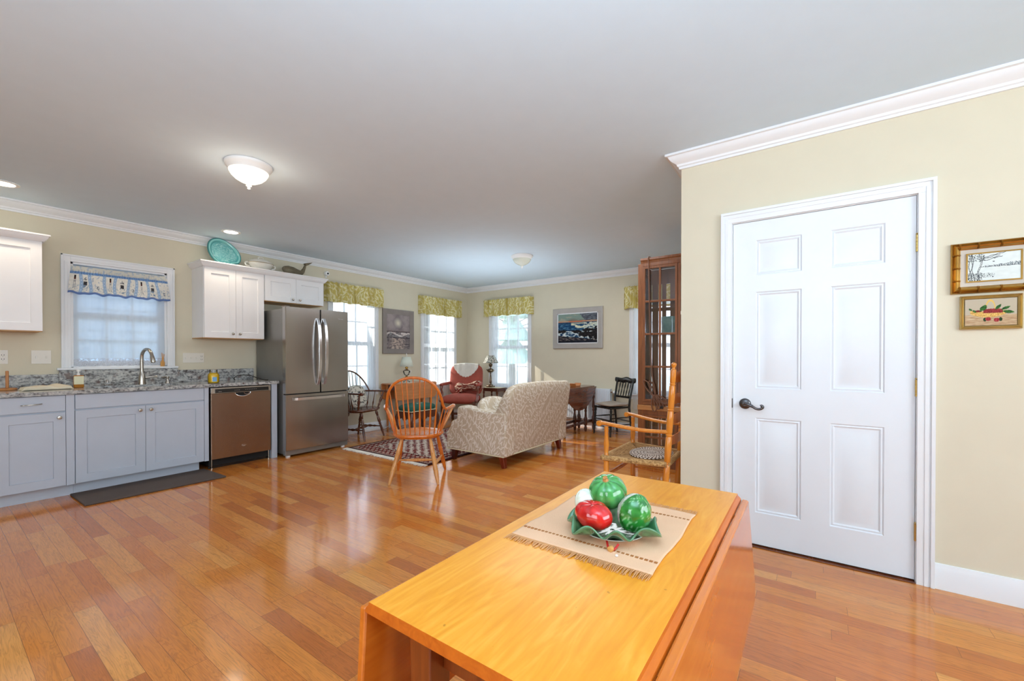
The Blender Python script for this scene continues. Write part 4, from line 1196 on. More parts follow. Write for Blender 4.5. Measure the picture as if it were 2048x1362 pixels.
# piping along the bottom edges and the back outline
m = MB()
m.tube([(SXa-.002,3.454,.133),(SXa-.002,2.63,.133),(SXb+.002,2.63,.133),(SXb+.002,3.454,.133)], .006, 6)
obj('piping', m, M['label'], s)
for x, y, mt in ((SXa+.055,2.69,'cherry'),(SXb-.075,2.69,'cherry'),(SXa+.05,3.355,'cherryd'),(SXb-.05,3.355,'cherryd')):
    k = 1 if y < 3 else -1
    obj('leg', MB().beam((x,y-.03*k,0),(x,y,.135),.042,.042,(0,1,0),.066,.066), M[mt], s, smooth=0, bevel=.003)
def pil(q):
    x, y, z = q; return q
m = MB().rbox(-.20,.20,-.07,.07,-.155,.155,p=3.0,nu=40,nv=20)
m.xf(Matrix.Translation((3.82,2.97,.585)) @ Matrix.Rotation(math.radians(-18),4,'Z') @ Matrix.Rotation(math.radians(-22),4,'X'))
o = obj('throw_pillow', m, M['sofa'], uv=True); tag(o, 'beige leaf print pillow peeking above the loveseat arm', 'pillow')

# ------------------------------------------------------------------ windsor chairs
def spindle(a, b, r=.0065, bulge=1.55):
    m = MB(); m.turned(a, b, [(0,r*.8),(.12,r),(.28,r*bulge),(.42,r*1.1),(.7,r*.85),(1,r*.7)], 8); return m
def seat_mesh(w, d, z, th=.042, back=.8):
    m = MB(); n = 40; top = []; out = []
    for i in range(n):
        a = 2*PI*i/n; x = cos(a); y = sin(a)
        ex = math.copysign(abs(x)**.72, x)*w/2*(1.0 if y > 0 else back+(1-back)*(1+y)); ey = math.copysign(abs(y)**.80, y)*d/2
        out.append((ex, ey))
    rings = [(.90,z-th),(1.0,z-th*.45),(1.0,z-.012),(.975,z-.002),(.93,z),(.75,z-.008),(.45,z-.016),(.12,z-.016)]
    for r, zz in rings:
        for x, y in out: m.v.append((x*r, y*r, zz+(.006*(1-abs(x)/(w/2)) if (y > .6*d/2 and .5 < r < .95) else 0)))
    for s in range(len(rings)-1):
        for i in range(n):
            j = (i+1) % n; m.f.append((s*n+i, s*n+j, (s+1)*n+j, (s+1)*n+i))
    m.f.append(tuple(range(n))[::-1]); m.f.append(tuple((len(rings)-1)*n+i for i in range(n)))
    return m
BAL = [(0,.014),(.06,.013),(.12,.019),(.17,.021),(.20,.013),(.225,.020),(.25,.012),(.36,.020),(.44,.022),(.50,.014),(.53,.020),(.56,.014),(.62,.016),(.75,.018),(1,.011)]
BAM = [(0,.011),(.04,.013),(.18,.017),(.36,.0205),(.37,.0185),(.38,.0205),(.60,.019),(.70,.0225),(.715,.020),(.73,.0225),(.88,.017),(1,.010)]
def leg_pts(top, foot): return top, foot
# chair A: continuous arm, back to the camera
t = thing('windsor_chair', 'orange Windsor armchair with spindle bow back standing on the bare floor', 'chair', (2.865,3.175,0), math.radians(-50.5))
ZS = .452
obj('seat', seat_mesh(.50,.45,ZS), M['wind'], t, local=True)
half = [(.338,.21,.672),(.340,.14,.690),(.326,.04,.692),(.304,-.06,.690),(.280,-.14,.694),(.262,-.19,.735),(.250,-.222,.80),(.222,-.262,.88),(.170,-.285,.945),(.09,-.298,.985),(0,-.302,.998)]
curve = catmull(half + [(-x,y,z) for x,y,z in half[-2::-1]], 6)
nn = len(curve)
rad = []
for i in range(nn):
    q = min(i, nn-1-i)/((nn-1)/2)
    rad.append(.013 if q > .45 else .0135+.006*math.exp(-((q-.12)/.12)**2))
obj('continuous_arm', MB().tube(curve, rad, 12), M['wind'], t, local=True)
top = [p for p in curve if p.y < -.2]
for i in range(9):
    f = i/8; xb = -.175+.35*f; yb = -.155-.035*(1-(2*f-1)**2)
    xt = (-.222+.444*f); 
    p = min(top, key=lambda p: abs(p.x-xt)+(0 if p.z > .80 else .3))
    obj('spindle', spindle((xb,yb,ZS-.01), p), M['wind'], t, local=True)
for sx in (-1,1):
    for (xb, yb, yt) in ((.200,-.125,-.185),(.212,-.07,-.10),(.218,-.01,-.01)):
        p = min((q for q in curve if q.x*sx > 0), key=lambda q: abs(q.y-yt)+abs(q.z-.70))
        obj('spindle', spindle((sx*xb,yb,ZS-.01), p), M['wind'], t, local=True)
    obj('arm_post', MB().turned((sx*.215,.075,ZS-.01),(sx*.337,.14,.682),[(0,.011),(.2,.013),(.45,.017),(.5,.015),(.55,.017),(.8,.012),(1,.010)],10), M['windleg'], t, local=True)
FT = {(-1,-1):(-.225,-.27),(1,-1):(.225,-.27),(-1,1):(-.245,.255),(1,1):(.245,.255)}
TP = {(-1,-1):(-.13,-.115),(1,-1):(.13,-.115),(-1,1):(-.17,.12),(1,1):(.17,.12)}
def at(k, z, zt): f = 1-z/zt; a, b = TP[k], FT[k]; return Vector((a[0]+(b[0]-a[0])*f, a[1]+(b[1]-a[1])*f, z))
for k in FT: obj('leg', MB().turned(at(k,.425,.425), at(k,.0005,.425), BAM, 12), M['windleg'] if k[1] < 0 else M['wind'], t, local=True)
STR = [(0,.008),(.2,.011),(.5,.017),(.8,.011),(1,.008)]
for sx in (-1,1): obj('stretcher', MB().turned(at((sx,-1),.17,.425), at((sx,1),.17,.425), STR, 10), M['windleg'], t, local=True)
a = (at((-1,-1),.17,.425)+at((-1,1),.17,.425))/2; b = (at((1,-1),.17,.425)+at((1,1),.17,.425))/2
obj('stretcher', MB().turned(a, b, STR, 10), M['windleg'], t, local=True)

# chair B: dark sack-back beside the refrigerator
t = thing('windsor_chair', 'dark turned Windsor armchair half hidden by the refrigerator', 'chair', (3.76,5.36,0), math.radians(199))
obj('seat', seat_mesh(.54,.42,.435), M['walnut'], t, local=True)
half = [(.300,.225,.665),(.296,.17,.668),(.285,.06,.668),(.26,-.07,.668),(.20,-.175,.668),(.10,-.222,.668),(0,-.235,.668)]
curve = catmull(half + [(-x,y,z) for x,y,z in half[-2::-1]], 6)
ar = obj('arm_rail', MB().tube(curve, [.017]*len(curve), 10, sq=.8), M['walnut'], t, local=True)
for sx in (-1,1):
    obj('scroll', MB().turned((sx*.278,.215,.668),(sx*.330,.215,.668),[(0,.02),(.1,.024),(.9,.024),(1,.02)],12), M['walnut'], ar, local=True)
bow = catmull([(.272,-.06,.66),(.262,-.10,.74),(.22,-.16,.85),(.13,-.21,.94),(0,-.23,.975),(-.13,-.21,.94),(-.22,-.16,.85),(-.262,-.10,.74),(-.272,-.06,.66)], 6)
obj('bow', MB().tube(bow, .011, 10), M['walnut'], t, local=True)
for i in range(7):
    f = i/6; xt = -.19+.38*f
    p = min(bow, key=lambda p: abs(p.x-xt)+(0 if p.z > .8 else .5))
    obj('spindle', spindle((-.15+.30*f,-.12-.04*(1-(2*f-1)**2),.425), p, .006, 1.9), M['walnut'], t, local=True)
for sx in (-1,1):
    for xb, yb, xt, yt in ((.20,-.06,.27,-.07),(.225,.02,.292,.02)):
        obj('spindle', spindle((sx*xb,yb,.425),(sx*xt,yt,.66), .006, 1.9), M['walnut'], t, local=True)
    obj('arm_post', MB().turned((sx*.235,.11,.425),(sx*.293,.17,.66),[(0,.011),(.12,.012),(.2,.018),(.28,.012),(.45,.02),(.58,.022),(.68,.012),(.74,.018),(.8,.011),(1,.011)],12), M['walnut'], t, local=True)
FT = {(-1,-1):(-.22,-.23),(1,-1):(.22,-.23),(-1,1):(-.235,.215),(1,1):(.235,.215)}
TP = {(-1,-1):(-.14,-.11),(1,-1):(.14,-.11),(-1,1):(-.17,.11),(1,1):(.17,.11)}
for k in FT: obj('leg', MB().turned(at(k,.41,.41), at(k,.0005,.41), BAL, 12), M['walnut'], t, local=True)
STB = [(0,.008),(.2,.010),(.3,.016),(.36,.010),(.5,.019),(.64,.010),(.7,.016),(.8,.010),(1,.008)]
for sx in (-1,1): obj('stretcher', MB().turned(at((sx,-1),.15,.41), at((sx,1),.15,.41), STB, 10), M['walnut'], t, local=True)
a = (at((-1,-1),.15,.41)+at((-1,1),.15,.41))/2; b = (at((1,-1),.15,.41)+at((1,1),.15,.41))/2
obj('stretcher', MB().turned(a, b, STB, 10), M['walnut'], t, local=True)
def toile(u, v):
    n = noise.noise((u*22, v*14, 0)); return (.22,.20,.19) if n > .18 else (.86,.83,.77)
m = MB().grid(48, 28, lambda u, v: (.19*math.copysign(abs(cos(2*PI*u))**.7,cos(2*PI*u))*cos(PI*(v-.5))**.5, .06*sin(PI*(v-.5))*1.0, .17*math.copysign(abs(sin(2*PI*u))**.7,sin(2*PI*u))*cos(PI*(v-.5))**.5), cu=True, col=toile)
m.xf(Matrix.Translation((3.735,5.44,.60)) @ Matrix.Rotation(math.radians(19),4,'Z') @ Matrix.Rotation(math.radians(-14),4,'X'))
o = obj('toile_pillow', m, M['vcfab'], merge=False, recalc=False); tag(o, 'black and white toile pillow on the dark Windsor chair', 'pillow')

# ------------------------------------------------------------------ pine table + lamp + footstool
t = thing('drop_leaf_table', 'small orange pine table with hanging leaves under the grey painting', 'table', (4.82,5.54,0))
TX0, TX1, TY0, TY1, TT = 4.37, 5.27, 5.385, 5.70, .752
obj('tabletop', MB().box(TX0,TX1,TY0,TY1,TT-.02,TT), M['pine'], t, bevel=.004)
def leafp(r=.09, d=.27):
    P = [(TX0,TT-.012),(TX1,TT-.012)]
    for k in range(7): a = PI/2*k/6; P.append((TX1-r+r*cos(a), TT-d+r-r*sin(a)))
    for k in range(7): a = PI/2*k/6; P.append((TX0+r-r*sin(a), TT-d+r-r*cos(a)))
    return P
obj('drop_leaf', MB().prism(leafp(), TY0-.022, TY0-.004, 'y'), M['pine'], t, bevel=.003)
obj('drop_leaf', MB().prism(leafp(), TY1+.004, TY1+.022, 'y'), M['pine'], t, bevel=.003)
obj('apron', MB().box(TX0+.075,TX1-.075,TY0+.03,TY1-.03,TT-.11,TT-.0205), M['walnut'], t, smooth=0)
for x in (TX0+.08,TX1-.08):
    for y in (TY0+.045,TY1-.045): obj('leg', MB().beam((x,y,.0005),(x,y,TT-.021),.024,.024,(0,1,0),.044,.044), M['pine'], t, smooth=0, bevel=.003)
lx, ly = 4.75, 5.54
o = obj('doily', MB().lathe([(.13,0),(.13,.004),(0,.004)], (lx,ly,TT+.0006), 30), M['lace']); tag(o, 'white cloth doily under the crystal lamp', 'doily')
L0 = TT+.005
l = thing('table_lamp', 'small crystal lamp with pale shade on the pine table', 'lamp', (lx,ly,L0))
obj('base', MB().lathe([(.055,0),(.057,.012),(.04,.02),(.026,.03),(.020,.05)], (lx,ly,L0), 24), M['clear'], l)
obj('stem', MB().lathe([(.02,.05),(.028,.055),(.030,.085),(.020,.10),(.012,.105)], (lx,ly,L0), 16), M['gilt'], l)
obj('crystal_body', MB().lathe([(.012,.105),(.040,.125),(.060,.17),(.058,.19),(.030,.21),(.014,.22)], (lx,ly,L0), 12), M['clear'], l)
obj('crystal_arm', MB().tube(catmull([(lx+.03,ly-.02,L0+.15),(lx+.06,ly-.03,L0+.16),(lx+.068,ly-.03,L0+.20)],5), .007, 8), M['porc'], l)
obj('socket', MB().lathe([(.014,.22),(.026,.235),(.026,.25),(.014,.262),(.012,.30)], (lx,ly,L0), 16), M['gilt'], l)
obj('lamp_shade', MB().lathe([(.110,.265),(.068,.425)], (lx,ly,L0), 36, cap=False), M['shade'], l, solid=.002, recalc=False)
obj('finial', MB().lathe([(.006,.30),(.006,.43),(.010,.44),(.008,.455),(.011,.465),(.004,.48),(0,.49)], (lx,ly,L0), 12), M['porc'], l)

fx_, fy_ = 4.60, 5.115
t = thing('footstool', 'carved dark footstool with green needlepoint cushion', 'footstool', (fx_,fy_,0))
obj('cushion', MB().rbox(fx_-.28,fx_+.28,fy_-.175,fy_+.175,.315,.455,p=5), M['green'], t)
m = MB(); 
for k in range(9): m.ball((fx_-.10+.022*k+.01*sin(k*2), fy_-.05+.03*cos(k*1.7), .449), (.014,.012,.006), 8, 6)
obj('floral_motif', m, M['label'], t, merge=False)
m = MB(); m.tube([(fx_-.275,fy_-.172,.345),(fx_+.275,fy_-.172,.345),(fx_+.275,fy_+.172,.345),(fx_-.275,fy_+.172,.345)], .006, 6, closed=True); obj('gimp_trim', m, M['label'], t)
def apronp(w):
    P = [(-w,.335),(w,.335),(w,.24)]
    for k in range(1,12): x = w-2*w*k/12; P.append((x, .255-.035*abs(sin(3*PI*k/12))-.03*math.exp(-(x/.06)**2)))
    P.append((-w,.24)); return P
m = MB()
m.prism([(x+fx_, z) for x, z in apronp(.27)], fy_-.17, fy_-.145, 'y'); m.prism([(x+fx_, z) for x, z in apronp(.27)], fy_+.145, fy_+.17, 'y')
m.prism([(x+fy_, z) for x, z in apronp(.165)], fx_-.27, fx_-.245, 'x'); m.prism([(x+fy_, z) for x, z in apronp(.165)], fx_+.245, fx_+.27, 'x')
obj('carved_frame', m, M['walnut'], t, merge=False, bevel=.004)
for sx in (-1,1):
    for sy in (-1,1):
        P = catmull([(fx_+sx*.245,fy_+sy*.145,.30),(fx_+sx*.275,fy_+sy*.175,.22),(fx_+sx*.268,fy_+sy*.168,.12),(fx_+sx*.25,fy_+sy*.15,.05),(fx_+sx*.275,fy_+sy*.17,.014)], 5)
        obj('leg', MB().tube(P, [.034-.020*i/len(P) for i in range(len(P)-3)]+[.016,.018,.014], 10), M['walnut'], t)

# ------------------------------------------------------------------ red armchair
t = thing('armchair', 'terracotta velvet open armchair with lace cloth in the room corner', 'chair', (5.735,5.185,0), math.atan2(.89,-.46))
def seatf(q):
    x, y, z = q; return (x*(1+.05*(y/.3)), y, z)
obj('seat', MB().rbox(-.315,.315,-.27,.31,.335,.515,p=7,f=seatf), M['redfab'], t, local=True)
def backg(u, v):
    a = 2*PI*u
    ex = math.copysign(abs(cos(a))**.35, cos(a)); ez = math.copysign(abs(sin(a))**.35, sin(a))
    b = PI*(v-.5); k = cos(b)**.35 if abs(b) < PI/2 else 0
    x = .315*ex*k; z = .74+.275*ez*k; z += .035*(1-(x/.3)**2)*(ez > 0)*k
    y = -.27-.045*math.copysign(abs(sin(b))**.6, sin(b))-.16*(z-.46)
    if sin(b) < 0: y += .012*(1-(x/.3)**2)
    return (x, y, z)
obj('backrest', MB().grid(56, 16, backg, cu=True), M['redfab'], t, local=True)
for sx in (-1,1):
    obj('arm', MB().tube(catmull([(sx*.30,-.28,.69),(sx*.325,-.10,.685),(sx*.335,.10,.685),(sx*.335,.17,.68),(sx*.335,.19,.66)],5), [.026]*15+[.03,.032,.034,.032,.028,.022], 10), M['redfab'], t, local=True)
    obj('arm_support', MB().tube(catmull([(sx*.33,.165,.67),(sx*.335,.18,.60),(sx*.325,.16,.52),(sx*.335,.24,.43),(sx*.315,.285,.40)],5), [.024,.026,.026,.024,.022,.020,.019,.019,.020,.021,.021,.021,.021,.022,.023,.024,.026,.026,.026,.026,.026], 10), M['redwood'], t, local=True)
    obj('leg', MB().box(sx*.285-.027,sx*.285+.027,.24,.294,.0005,.40), M['walnut'], t, local=True, smooth=0, bevel=.004)
    obj('leg', MB().beam((sx*.26,-.30,.0005),(sx*.26,-.245,.40),.045,.045,(0,1,0)), M['walnut'], t, local=True, smooth=0, bevel=.004)
    obj('stretcher', MB().box(sx*.272-.012,sx*.272+.012,-.27,.25,.13,.17), M['walnut'], t, local=True, smooth=0)
obj('stretcher', MB().box(-.27,.27,.02,.045,.13,.17), M['walnut'], t, local=True, smooth=0)
Rm = ROOT[t.name]
def doil(u, v):
    x = -.235+.47*u
    topz = .74+.275+.035*(1-(x/.3)**2)
    drop = .05+.20*(1-abs(2*u-1)**2.0)+.014*abs(sin(u*PI*9))
    s = v*(drop+.16)-.05          # -.05 behind ... 0 rear top edge, .11 front top edge
    lean = lambda z: -.27-.16*(z-.46)
    if s < 0: y = lean(topz)-.060; z = topz+s
    elif s < .11: y = lean(topz)-.060+s*1.12; z = topz+.010-.004*math.cos(s/.11*2*PI)
    else: z = topz+.008-(s-.11); y = lean(z)+.066+.004*sin(u*26)
    return Rm @ Vector((x, y, z))
o = obj('lace_doily', MB().grid(56, 26, doil), M['lace'], recalc=False, solid=.003); tag(o, 'white lace cloth draped over the red armchair back', 'doily')
m = MB()
def bowp(u, v):
    a = 2*PI*u; b = PI*(v-.5)
    w = .26*cos(b)**.6; x = w*math.copysign(abs(cos(a))**.6, cos(a)); k = .45+.55*min(1, abs(x)/.20)
    return (x, .075*sin(b)*1.2, .115*k*math.copysign(abs(sin(a))**.7, sin(a))*cos(b)**.6)
def bowc(u, v):
    n = noise.noise((u*16, v*10, 2)); x = cos(2*PI*u)
    return (.86,.78,.68) if (n > .22 or abs(noise.noise((u*9,v*16,5))) < .05) else (.50,.20,.16) if n > -.1 else (.42,.14,.11)
m.grid(60, 26, bowp, cu=True, col=bowc)
m.xf(Rm @ Matrix.Translation((-.085,-.125,.625)) @ Matrix.Rotation(math.radians(8),4,'Y') @ Matrix.Rotation(math.radians(14),4,'X'))
o = obj('knotted_pillow', m, M['vcfab'], merge=False, recalc=False); tag(o, 'red and cream knotted pillow on the terracotta armchair seat', 'pillow')

# ------------------------------------------------------------------ side table + bronze lamp
sx_, sy_ = 6.325, 4.90
t = thing('side_table', 'small dark side table with turned legs by the far window', 'table', (sx_,sy_,0))
obj('tabletop', MB().box(sx_-.152,sx_+.152,sy_-.19,sy_+.19,.575,.60), M['walnut'], t, bevel=.008)
obj('apron', MB().box(sx_-.132,sx_+.132,sy_-.168,sy_+.168,.535,.5755), M['walnut'], t, smooth=0)
TW = [(0,.02),(.08,.020),(.10,.014)]+[(.13+.05*i,.017 if i % 2 else .012) for i in range(10)]+[(.66,.02),(.8,.02),(.84,.012),(1,.012)]
for a in (-1,1):
    for b in (-1,1): obj('leg', MB().turned((sx_+a*.122,sy_+b*.158,.54),(sx_+a*.122,sy_+b*.158,.0005),TW,10), M['walnut'], t)
obj('runner', MB().box(sx_-.10,sx_+.10,sy_-.192,sy_+.192,.6004,.603), M['label'], t, smooth=0)
lx, ly, L0 = 6.32, 4.985, .6035
l = thing('table_lamp', 'bronze column lamp with paneled patterned shade by the far window', 'lamp', (lx,ly,L0))
obj('base', MB().box(lx-.062,lx+.062,ly-.062,ly+.062,L0,L0+.03), M['brasslamp'], l, bevel=.006)
obj('foot_moulding', MB().lathe([(.055,.03),(.05,.045),(.03,.055),(.022,.07)], (lx,ly,L0), 20), M['brasslamp'], l)
obj('column', MB().lathe([(.022,.07),(.024,.075),(.026,.10),(.020,.19),(.014,.205),(.022,.212),(.013,.22),(.012,.245),(.020,.252),(.010,.26),(.010,.275)], (lx,ly,L0), 16), M['brasslamp'], l)
obj('oil_font', MB().lathe([(.012,.272),(.05,.285),(.072,.315),(.066,.335),(.04,.348),(.018,.355),(.014,.38),(.030,.395),(.040,.425),(.034,.445),(.012,.45),(.008,.52)], (lx,ly,L0), 20), M['brasslamp'], l)
obj('wick_key', MB().turned((lx-.06,ly+.03,L0+.325),(lx-.075,ly+.045,L0+.335),[(0,.004),(.5,.004),(.6,.012),(1,.010)],8), M['brasslamp'], l)
def hexs(u, v):
    k = u*6; i = int(k) % 6; f = k-int(k); r = .150+(.068-.150)*v
    a0, a1 = 2*PI*(i+.15)/6, 2*PI*(i+1.15)/6
    return (lx+r*((1-f)*cos(a0)+f*cos(a1)), ly+r*((1-f)*sin(a0)+f*sin(a1)), L0+.458+.145*v)
def hexc(u, v):
    f = (u*6) % 1
    if f < .05 or f > .95 or v < .05 or v > .95: return (.32,.24,.20)
    n = noise.noise((u*34, v*9, 1)); n2 = noise.noise((u*50, v*14, 3))
    if n > .12: return (.36,.42,.36)
    if n2 > .25: return (.60,.45,.40)
    return (.86,.85,.80)
obj('lamp_shade', MB().grid(96, 20, hexs, cu=True, col=hexc), M['vc'], l, merge=False, recalc=False, smooth=0)

# ------------------------------------------------------------------ radiator, gateleg table, black chair
t = thing('radiator', 'white ribbed panel radiator on the far wall under the seascape', 'radiator', (6.48,3.25,.14))
RY0_, RY1_ = 2.645, 3.85
m = MB(); m.box(6.455,6.47,RY0_,RY1_,.15,.655); n = int((RY1_-RY0_)/.036)
for k in range(n):
    y = RY0_+.012+k*.036; m.prism([(6.455,y),(6.447,y+.006),(6.447,y+.020),(6.455,y+.026)], .17, .635, 'z')
obj('front_panel', m, M['rad'], t, smooth=0, merge=False)
obj('top_grille', MB().box(6.458,6.525,RY0_,RY1_,.655,.662), M['rad'], t, smooth=0)
obj('back_panel', MB().box(6.505,6.522,RY0_,RY1_,.15,.655), M['rad'], t, smooth=0)
m = MB(); m.tube([(6.49,RY0_,.61),(6.49,RY0_-.045,.61)], .010, 8); obj('valve_body', m, M['copper'], t)
obj('thermostat_head', MB().turned((6.49,RY0_-.04,.61),(6.47,RY0_-.115,.61),[(0,.018),(.15,.026),(.85,.026),(1,.020)],16), M['white'], t)
m = MB(); m.tube([(6.49,RY0_-.035,.61),(6.50,RY0_-.035,.0005)], .006, 8); m.tube([(6.49,RY0_-.035,.19),(6.49,RY0_+.3,.10),(6.49,RY1_,.10)], .008, 8); obj('pipe', m, M['copper'], t, merge=False)
for y in (RY0_+.2, RY1_-.2): obj('wall_bracket', MB().box(6.522,XF-.0005,y-.015,y+.015,.25,.60), M['rad'], t, smooth=0)

t = thing('gateleg_table', 'dark oval gateleg table with leaf down beside the radiator', 'table', (5.85,3.12,0))
GX0, GX1, GY0, GY1, GT = 5.22, 6.42, 2.865, 3.175, .718
cxg = (GX0+GX1)/2; hx = (GX1-GX0)/2
P = []
for k in range(17): a = -.5+1.0*k/16; P.append((cxg+hx*cos(a)*1.0, (GY0+GY1)/2+(GY1-GY0)*a))
for k in range(17): a = .5-1.0*k/16; P.append((cxg-hx*cos(a), (GY0+GY1)/2+(GY1-GY0)*a))
obj('tabletop', MB().prism(P, GT-.02, GT, 'z'), M['mahog'], t, bevel=.005)
def gl(y0, y1):
    P = []
    for k in range(33): a = PI*k/32; P.append((cxg+hx*.93*cos(a), GT-.012-.335*sin(a)**1.8))
    return MB().prism(P, y0, y1, 'y')
obj('drop_leaf', gl(GY0-.02,GY0-.003), M['mahog'], t, bevel=.003)
obj('drop_leaf', gl(GY1+.003,GY1+.02), M['mahog'], t, bevel=.003)
obj('apron', MB().box(GX0+.20,GX1-.12,GY0+.05,GY1-.05,GT-.12,GT-.0205), M['walnut'], t, smooth=0)
GL = [(0,.026),(.14,.026),(.17,.014),(.22,.024),(.27,.014),(.40,.022),(.46,.024),(.50,.015),(.53,.022),(.57,.014),(.66,.018),(.70,.028),(.84,.028),(.87,.016),(.93,.026),(1,.016)]
for x, y in ((GX0+.22,GY0+.06),(GX0+.22,GY1-.06),(6.14,GY0+.06),(6.14,GY1-.06),(6.36,GY0-.045),(6.36,GY1+.045)):
    if x > 6.3: obj('gate_leg', MB().turned((x,y+(.07 if y < 3.1 else -.07),GT-.03),(x,y+(.07 if y < 3.1 else -.07),.0005),GL,10), M['walnut'], t)
    else: obj('leg', MB().turned((x,y,GT-.02),(x,y,.0005),GL,10), M['walnut'], t)
m = MB()
for y in (GY0+.06,GY1-.06): m.box(GX0+.22,6.36,y-.014,y+.014,.13,.17)
for x in (GX0+.22,6.14): m.box(x-.014,x+.014,GY0+.06,GY1-.06,.13,.17)
obj('stretcher', m, M['walnut'], t, smooth=0, merge=False)
o = thing('wooden_box', 'small wooden dish on the gateleg table end', 'dish', (5.97,3.02,GT))
obj('dish', MB().prism([(5.89,GT+.0008),(6.05,GT+.0008),(6.075,GT+.05),(6.06,GT+.055),(6.03,GT+.02),(5.91,GT+.02),(5.88,GT+.055),(5.865,GT+.05)], 2.97, 3.07, 'y'), M['pine'], o, smooth=0, bevel=.003)

t = thing('side_chair', 'black painted stick back chair with grey cushion near the radiator', 'chair', (6.155,2.485,0), math.radians(62))
def sidechair():
    zs = .435
    obj('seat', MB().prism([(-.20,.20),(.20,.20),(.175,-.19),(-.175,-.19)], zs-.028, zs, 'z'), M['blackpaint'], t, local=True, bevel=.006)
    for sx in (-1,1):
        obj('front_leg', MB().turned((sx*.18,.175,zs-.02),(sx*.192,.20,.0005),[(0,.015),(.1,.019),(.18,.014),(.22,.018),(.3,.016),(.7,.018),(1,.012)],10), M['blackpaint'], t, local=True)
        obj('back_post', MB().tube([(sx*.165,-.235,.0005),(sx*.165,-.185,zs-.02),(sx*.170,-.195,.55),(sx*.178,-.23,.70),(sx*.184,-.262,.845)], [.013,.019,.016,.015,.013], 10), M['blackpaint'], t, local=True)
        for z in (.16,.27): obj('rung', MB().turned((sx*.188,.19,z),(sx*.165,-.21,z),[(0,.007),(.5,.010),(1,.007)],8), M['blackpaint'], t, local=True)
    for z in (.14,.24): obj('rung', MB().turned((-.19,.192,z),(.19,.192,z),[(0,.007),(.5,.011),(1,.007)],8), M['blackpaint'], t, local=True)
    obj('rung', MB().turned((-.165,-.215,.2),(.165,-.215,.2),[(0,.007),(.5,.010),(1,.007)],8), M['blackpaint'], t, local=True)
    def crest(u, v):
        x = -.225+.45*u; e = abs(2*u-1)
        zt = .862-.012*e**2+.008*math.cos(u*PI*4); zb = .772+.022*(e < .85)*math.sin(u*PI*3)**2*.6
        zb += .05*max(0, e-.8)*2
        a = 2*PI*v; return (x, -.255-.03*(1-(2*u-1)**2)+.012*cos(a), (zt+zb)/2+(zt-zb)/2*sin(a))
    m = MB().grid(36, 12, crest, cv=True); m.f.append(tuple(j*37 for j in range(12))); m.f.append(tuple(j*37+36 for j in range(12)))
    obj('crest_rail', m, M['blackpaint'], t, local=True)
    obj('lower_rail', MB().beam((-.172,-.205,.565),(.172,-.205,.565),.02,.032), M['blackpaint'], t, local=True, smooth=0, bevel=.004)
    for k in range(5):
        x = -.115+.0575*k; obj('spindle', MB().turned((x,-.207,.57),(x*1.05,-.272,.80),[(0,.006),(.3,.009),(.5,.006),(.7,.009),(1,.006)],8), M['blackpaint'], t, local=True)
sidechair()
Rm2 = ROOT[t.name]
m = MB().rbox(-.205,.205,-.175,.215,.4365,.492,p=6,nu=40,nv=14,f=lambda q: (q[0]+.01*sin(q[1]*20), q[1], q[2]+(.008*sin(q[0]*22+q[1]*9) if q[2] > .47 else 0)))
m.xf(Rm2); o = obj('chair_cushion', m, M['greycush']); tag(o, 'taupe tie on cushion on the black side chair', 'cushion')

# ------------------------------------------------------------------ cherry glass cabinet
t = thing('china_cabinet', 'tall cherry cabinet with glazed doors beyond the wall corner', 'cabinet', (4.85,1.18,0))
CX0, CX1, CY0, CY1 = 4.60, 5.02, .79, 1.562
m = MB()
m.box(CX0+.022,CX1,CY1-.02,CY1,.03,2.205)       # left side post edges
obj('side_panel', MB().box(CX0+.0215,CX0+.08,CY1-.022,CY1,.0005,2.205).box(CX1-.06,CX1,CY1-.022,CY1,.0005,2.205).box(CX0+.08,CX1-.06,CY1-.022,CY1,.60,.68).box(CX0+.08,CX1-.06,CY1-.022,CY1,.0005,.08).box(CX0+.08,CX1-.06,CY1-.022,CY1,2.13,2.205), M['cabcherry'], t, smooth=0, merge=False)
obj('side_panel', MB().box(CX0+.0215,CX1,CY0,CY0+.022,.0005,2.205), M['cabcherry'], t, smooth=0)
obj('side_glass', MB().box(CX0+.08,CX1-.06,CY1-.013,CY1-.009,.68,2.13).box(CX0+.08,CX1-.06,CY1-.013,CY1-.009,.08,.60), M['cabglass'], t, smooth=0, merge=False)
obj('face_frame', MB().box(CX0,CX0+.022,CY1-.054,CY1,.0005,2.205).box(CX0,CX0+.022,CY0,CY0+.04,.0005,2.205).box(CX0,CX0+.022,CY0+.04,CY1-.054,2.172,2.21).box(CX0,CX0+.022,CY0+.04,CY1-.054,.665,.70).box(CX0,CX0+.022,CY0+.04,CY1-.054,.56,.608).box(CX0,CX0+.022,CY0+.04,CY1-.054,.0005,.075), M['cabcherry'], t, smooth=0, merge=False, bevel=.002)
obj('waist_band', MB().box(CX0-.012,CX0+.03,CY0,CY1+.004,.608,.662), M['cablight'], t, smooth=0, bevel=.006)
obj('cornice', MB().prism([(CX0-.014,2.262),(CX0-.014,2.24),(CX0-.004,2.23),(CX0+.002,2.195),(CX0+.022,2.195),(CX0+.022,2.2052),(CX1,2.2052),(CX1,2.262)], 0, 1, 'y').xf(Matrix.Diagonal((1,CY1-.03-CY0,1,1))).xf(Matrix.Translation((0,CY0,0))), M['cabcherry'], t, smooth=0)
obj('bottom_board', MB().box(CX0+.022,CX1-.02,CY0+.022,CY1-.022,.05,.08), M['cabcherry'], t, smooth=0)
obj('waist_board', MB().box(CX0+.022,CX1-.02,CY0+.022,CY1-.022,.60,.62), M['cabcherry'], t, smooth=0)
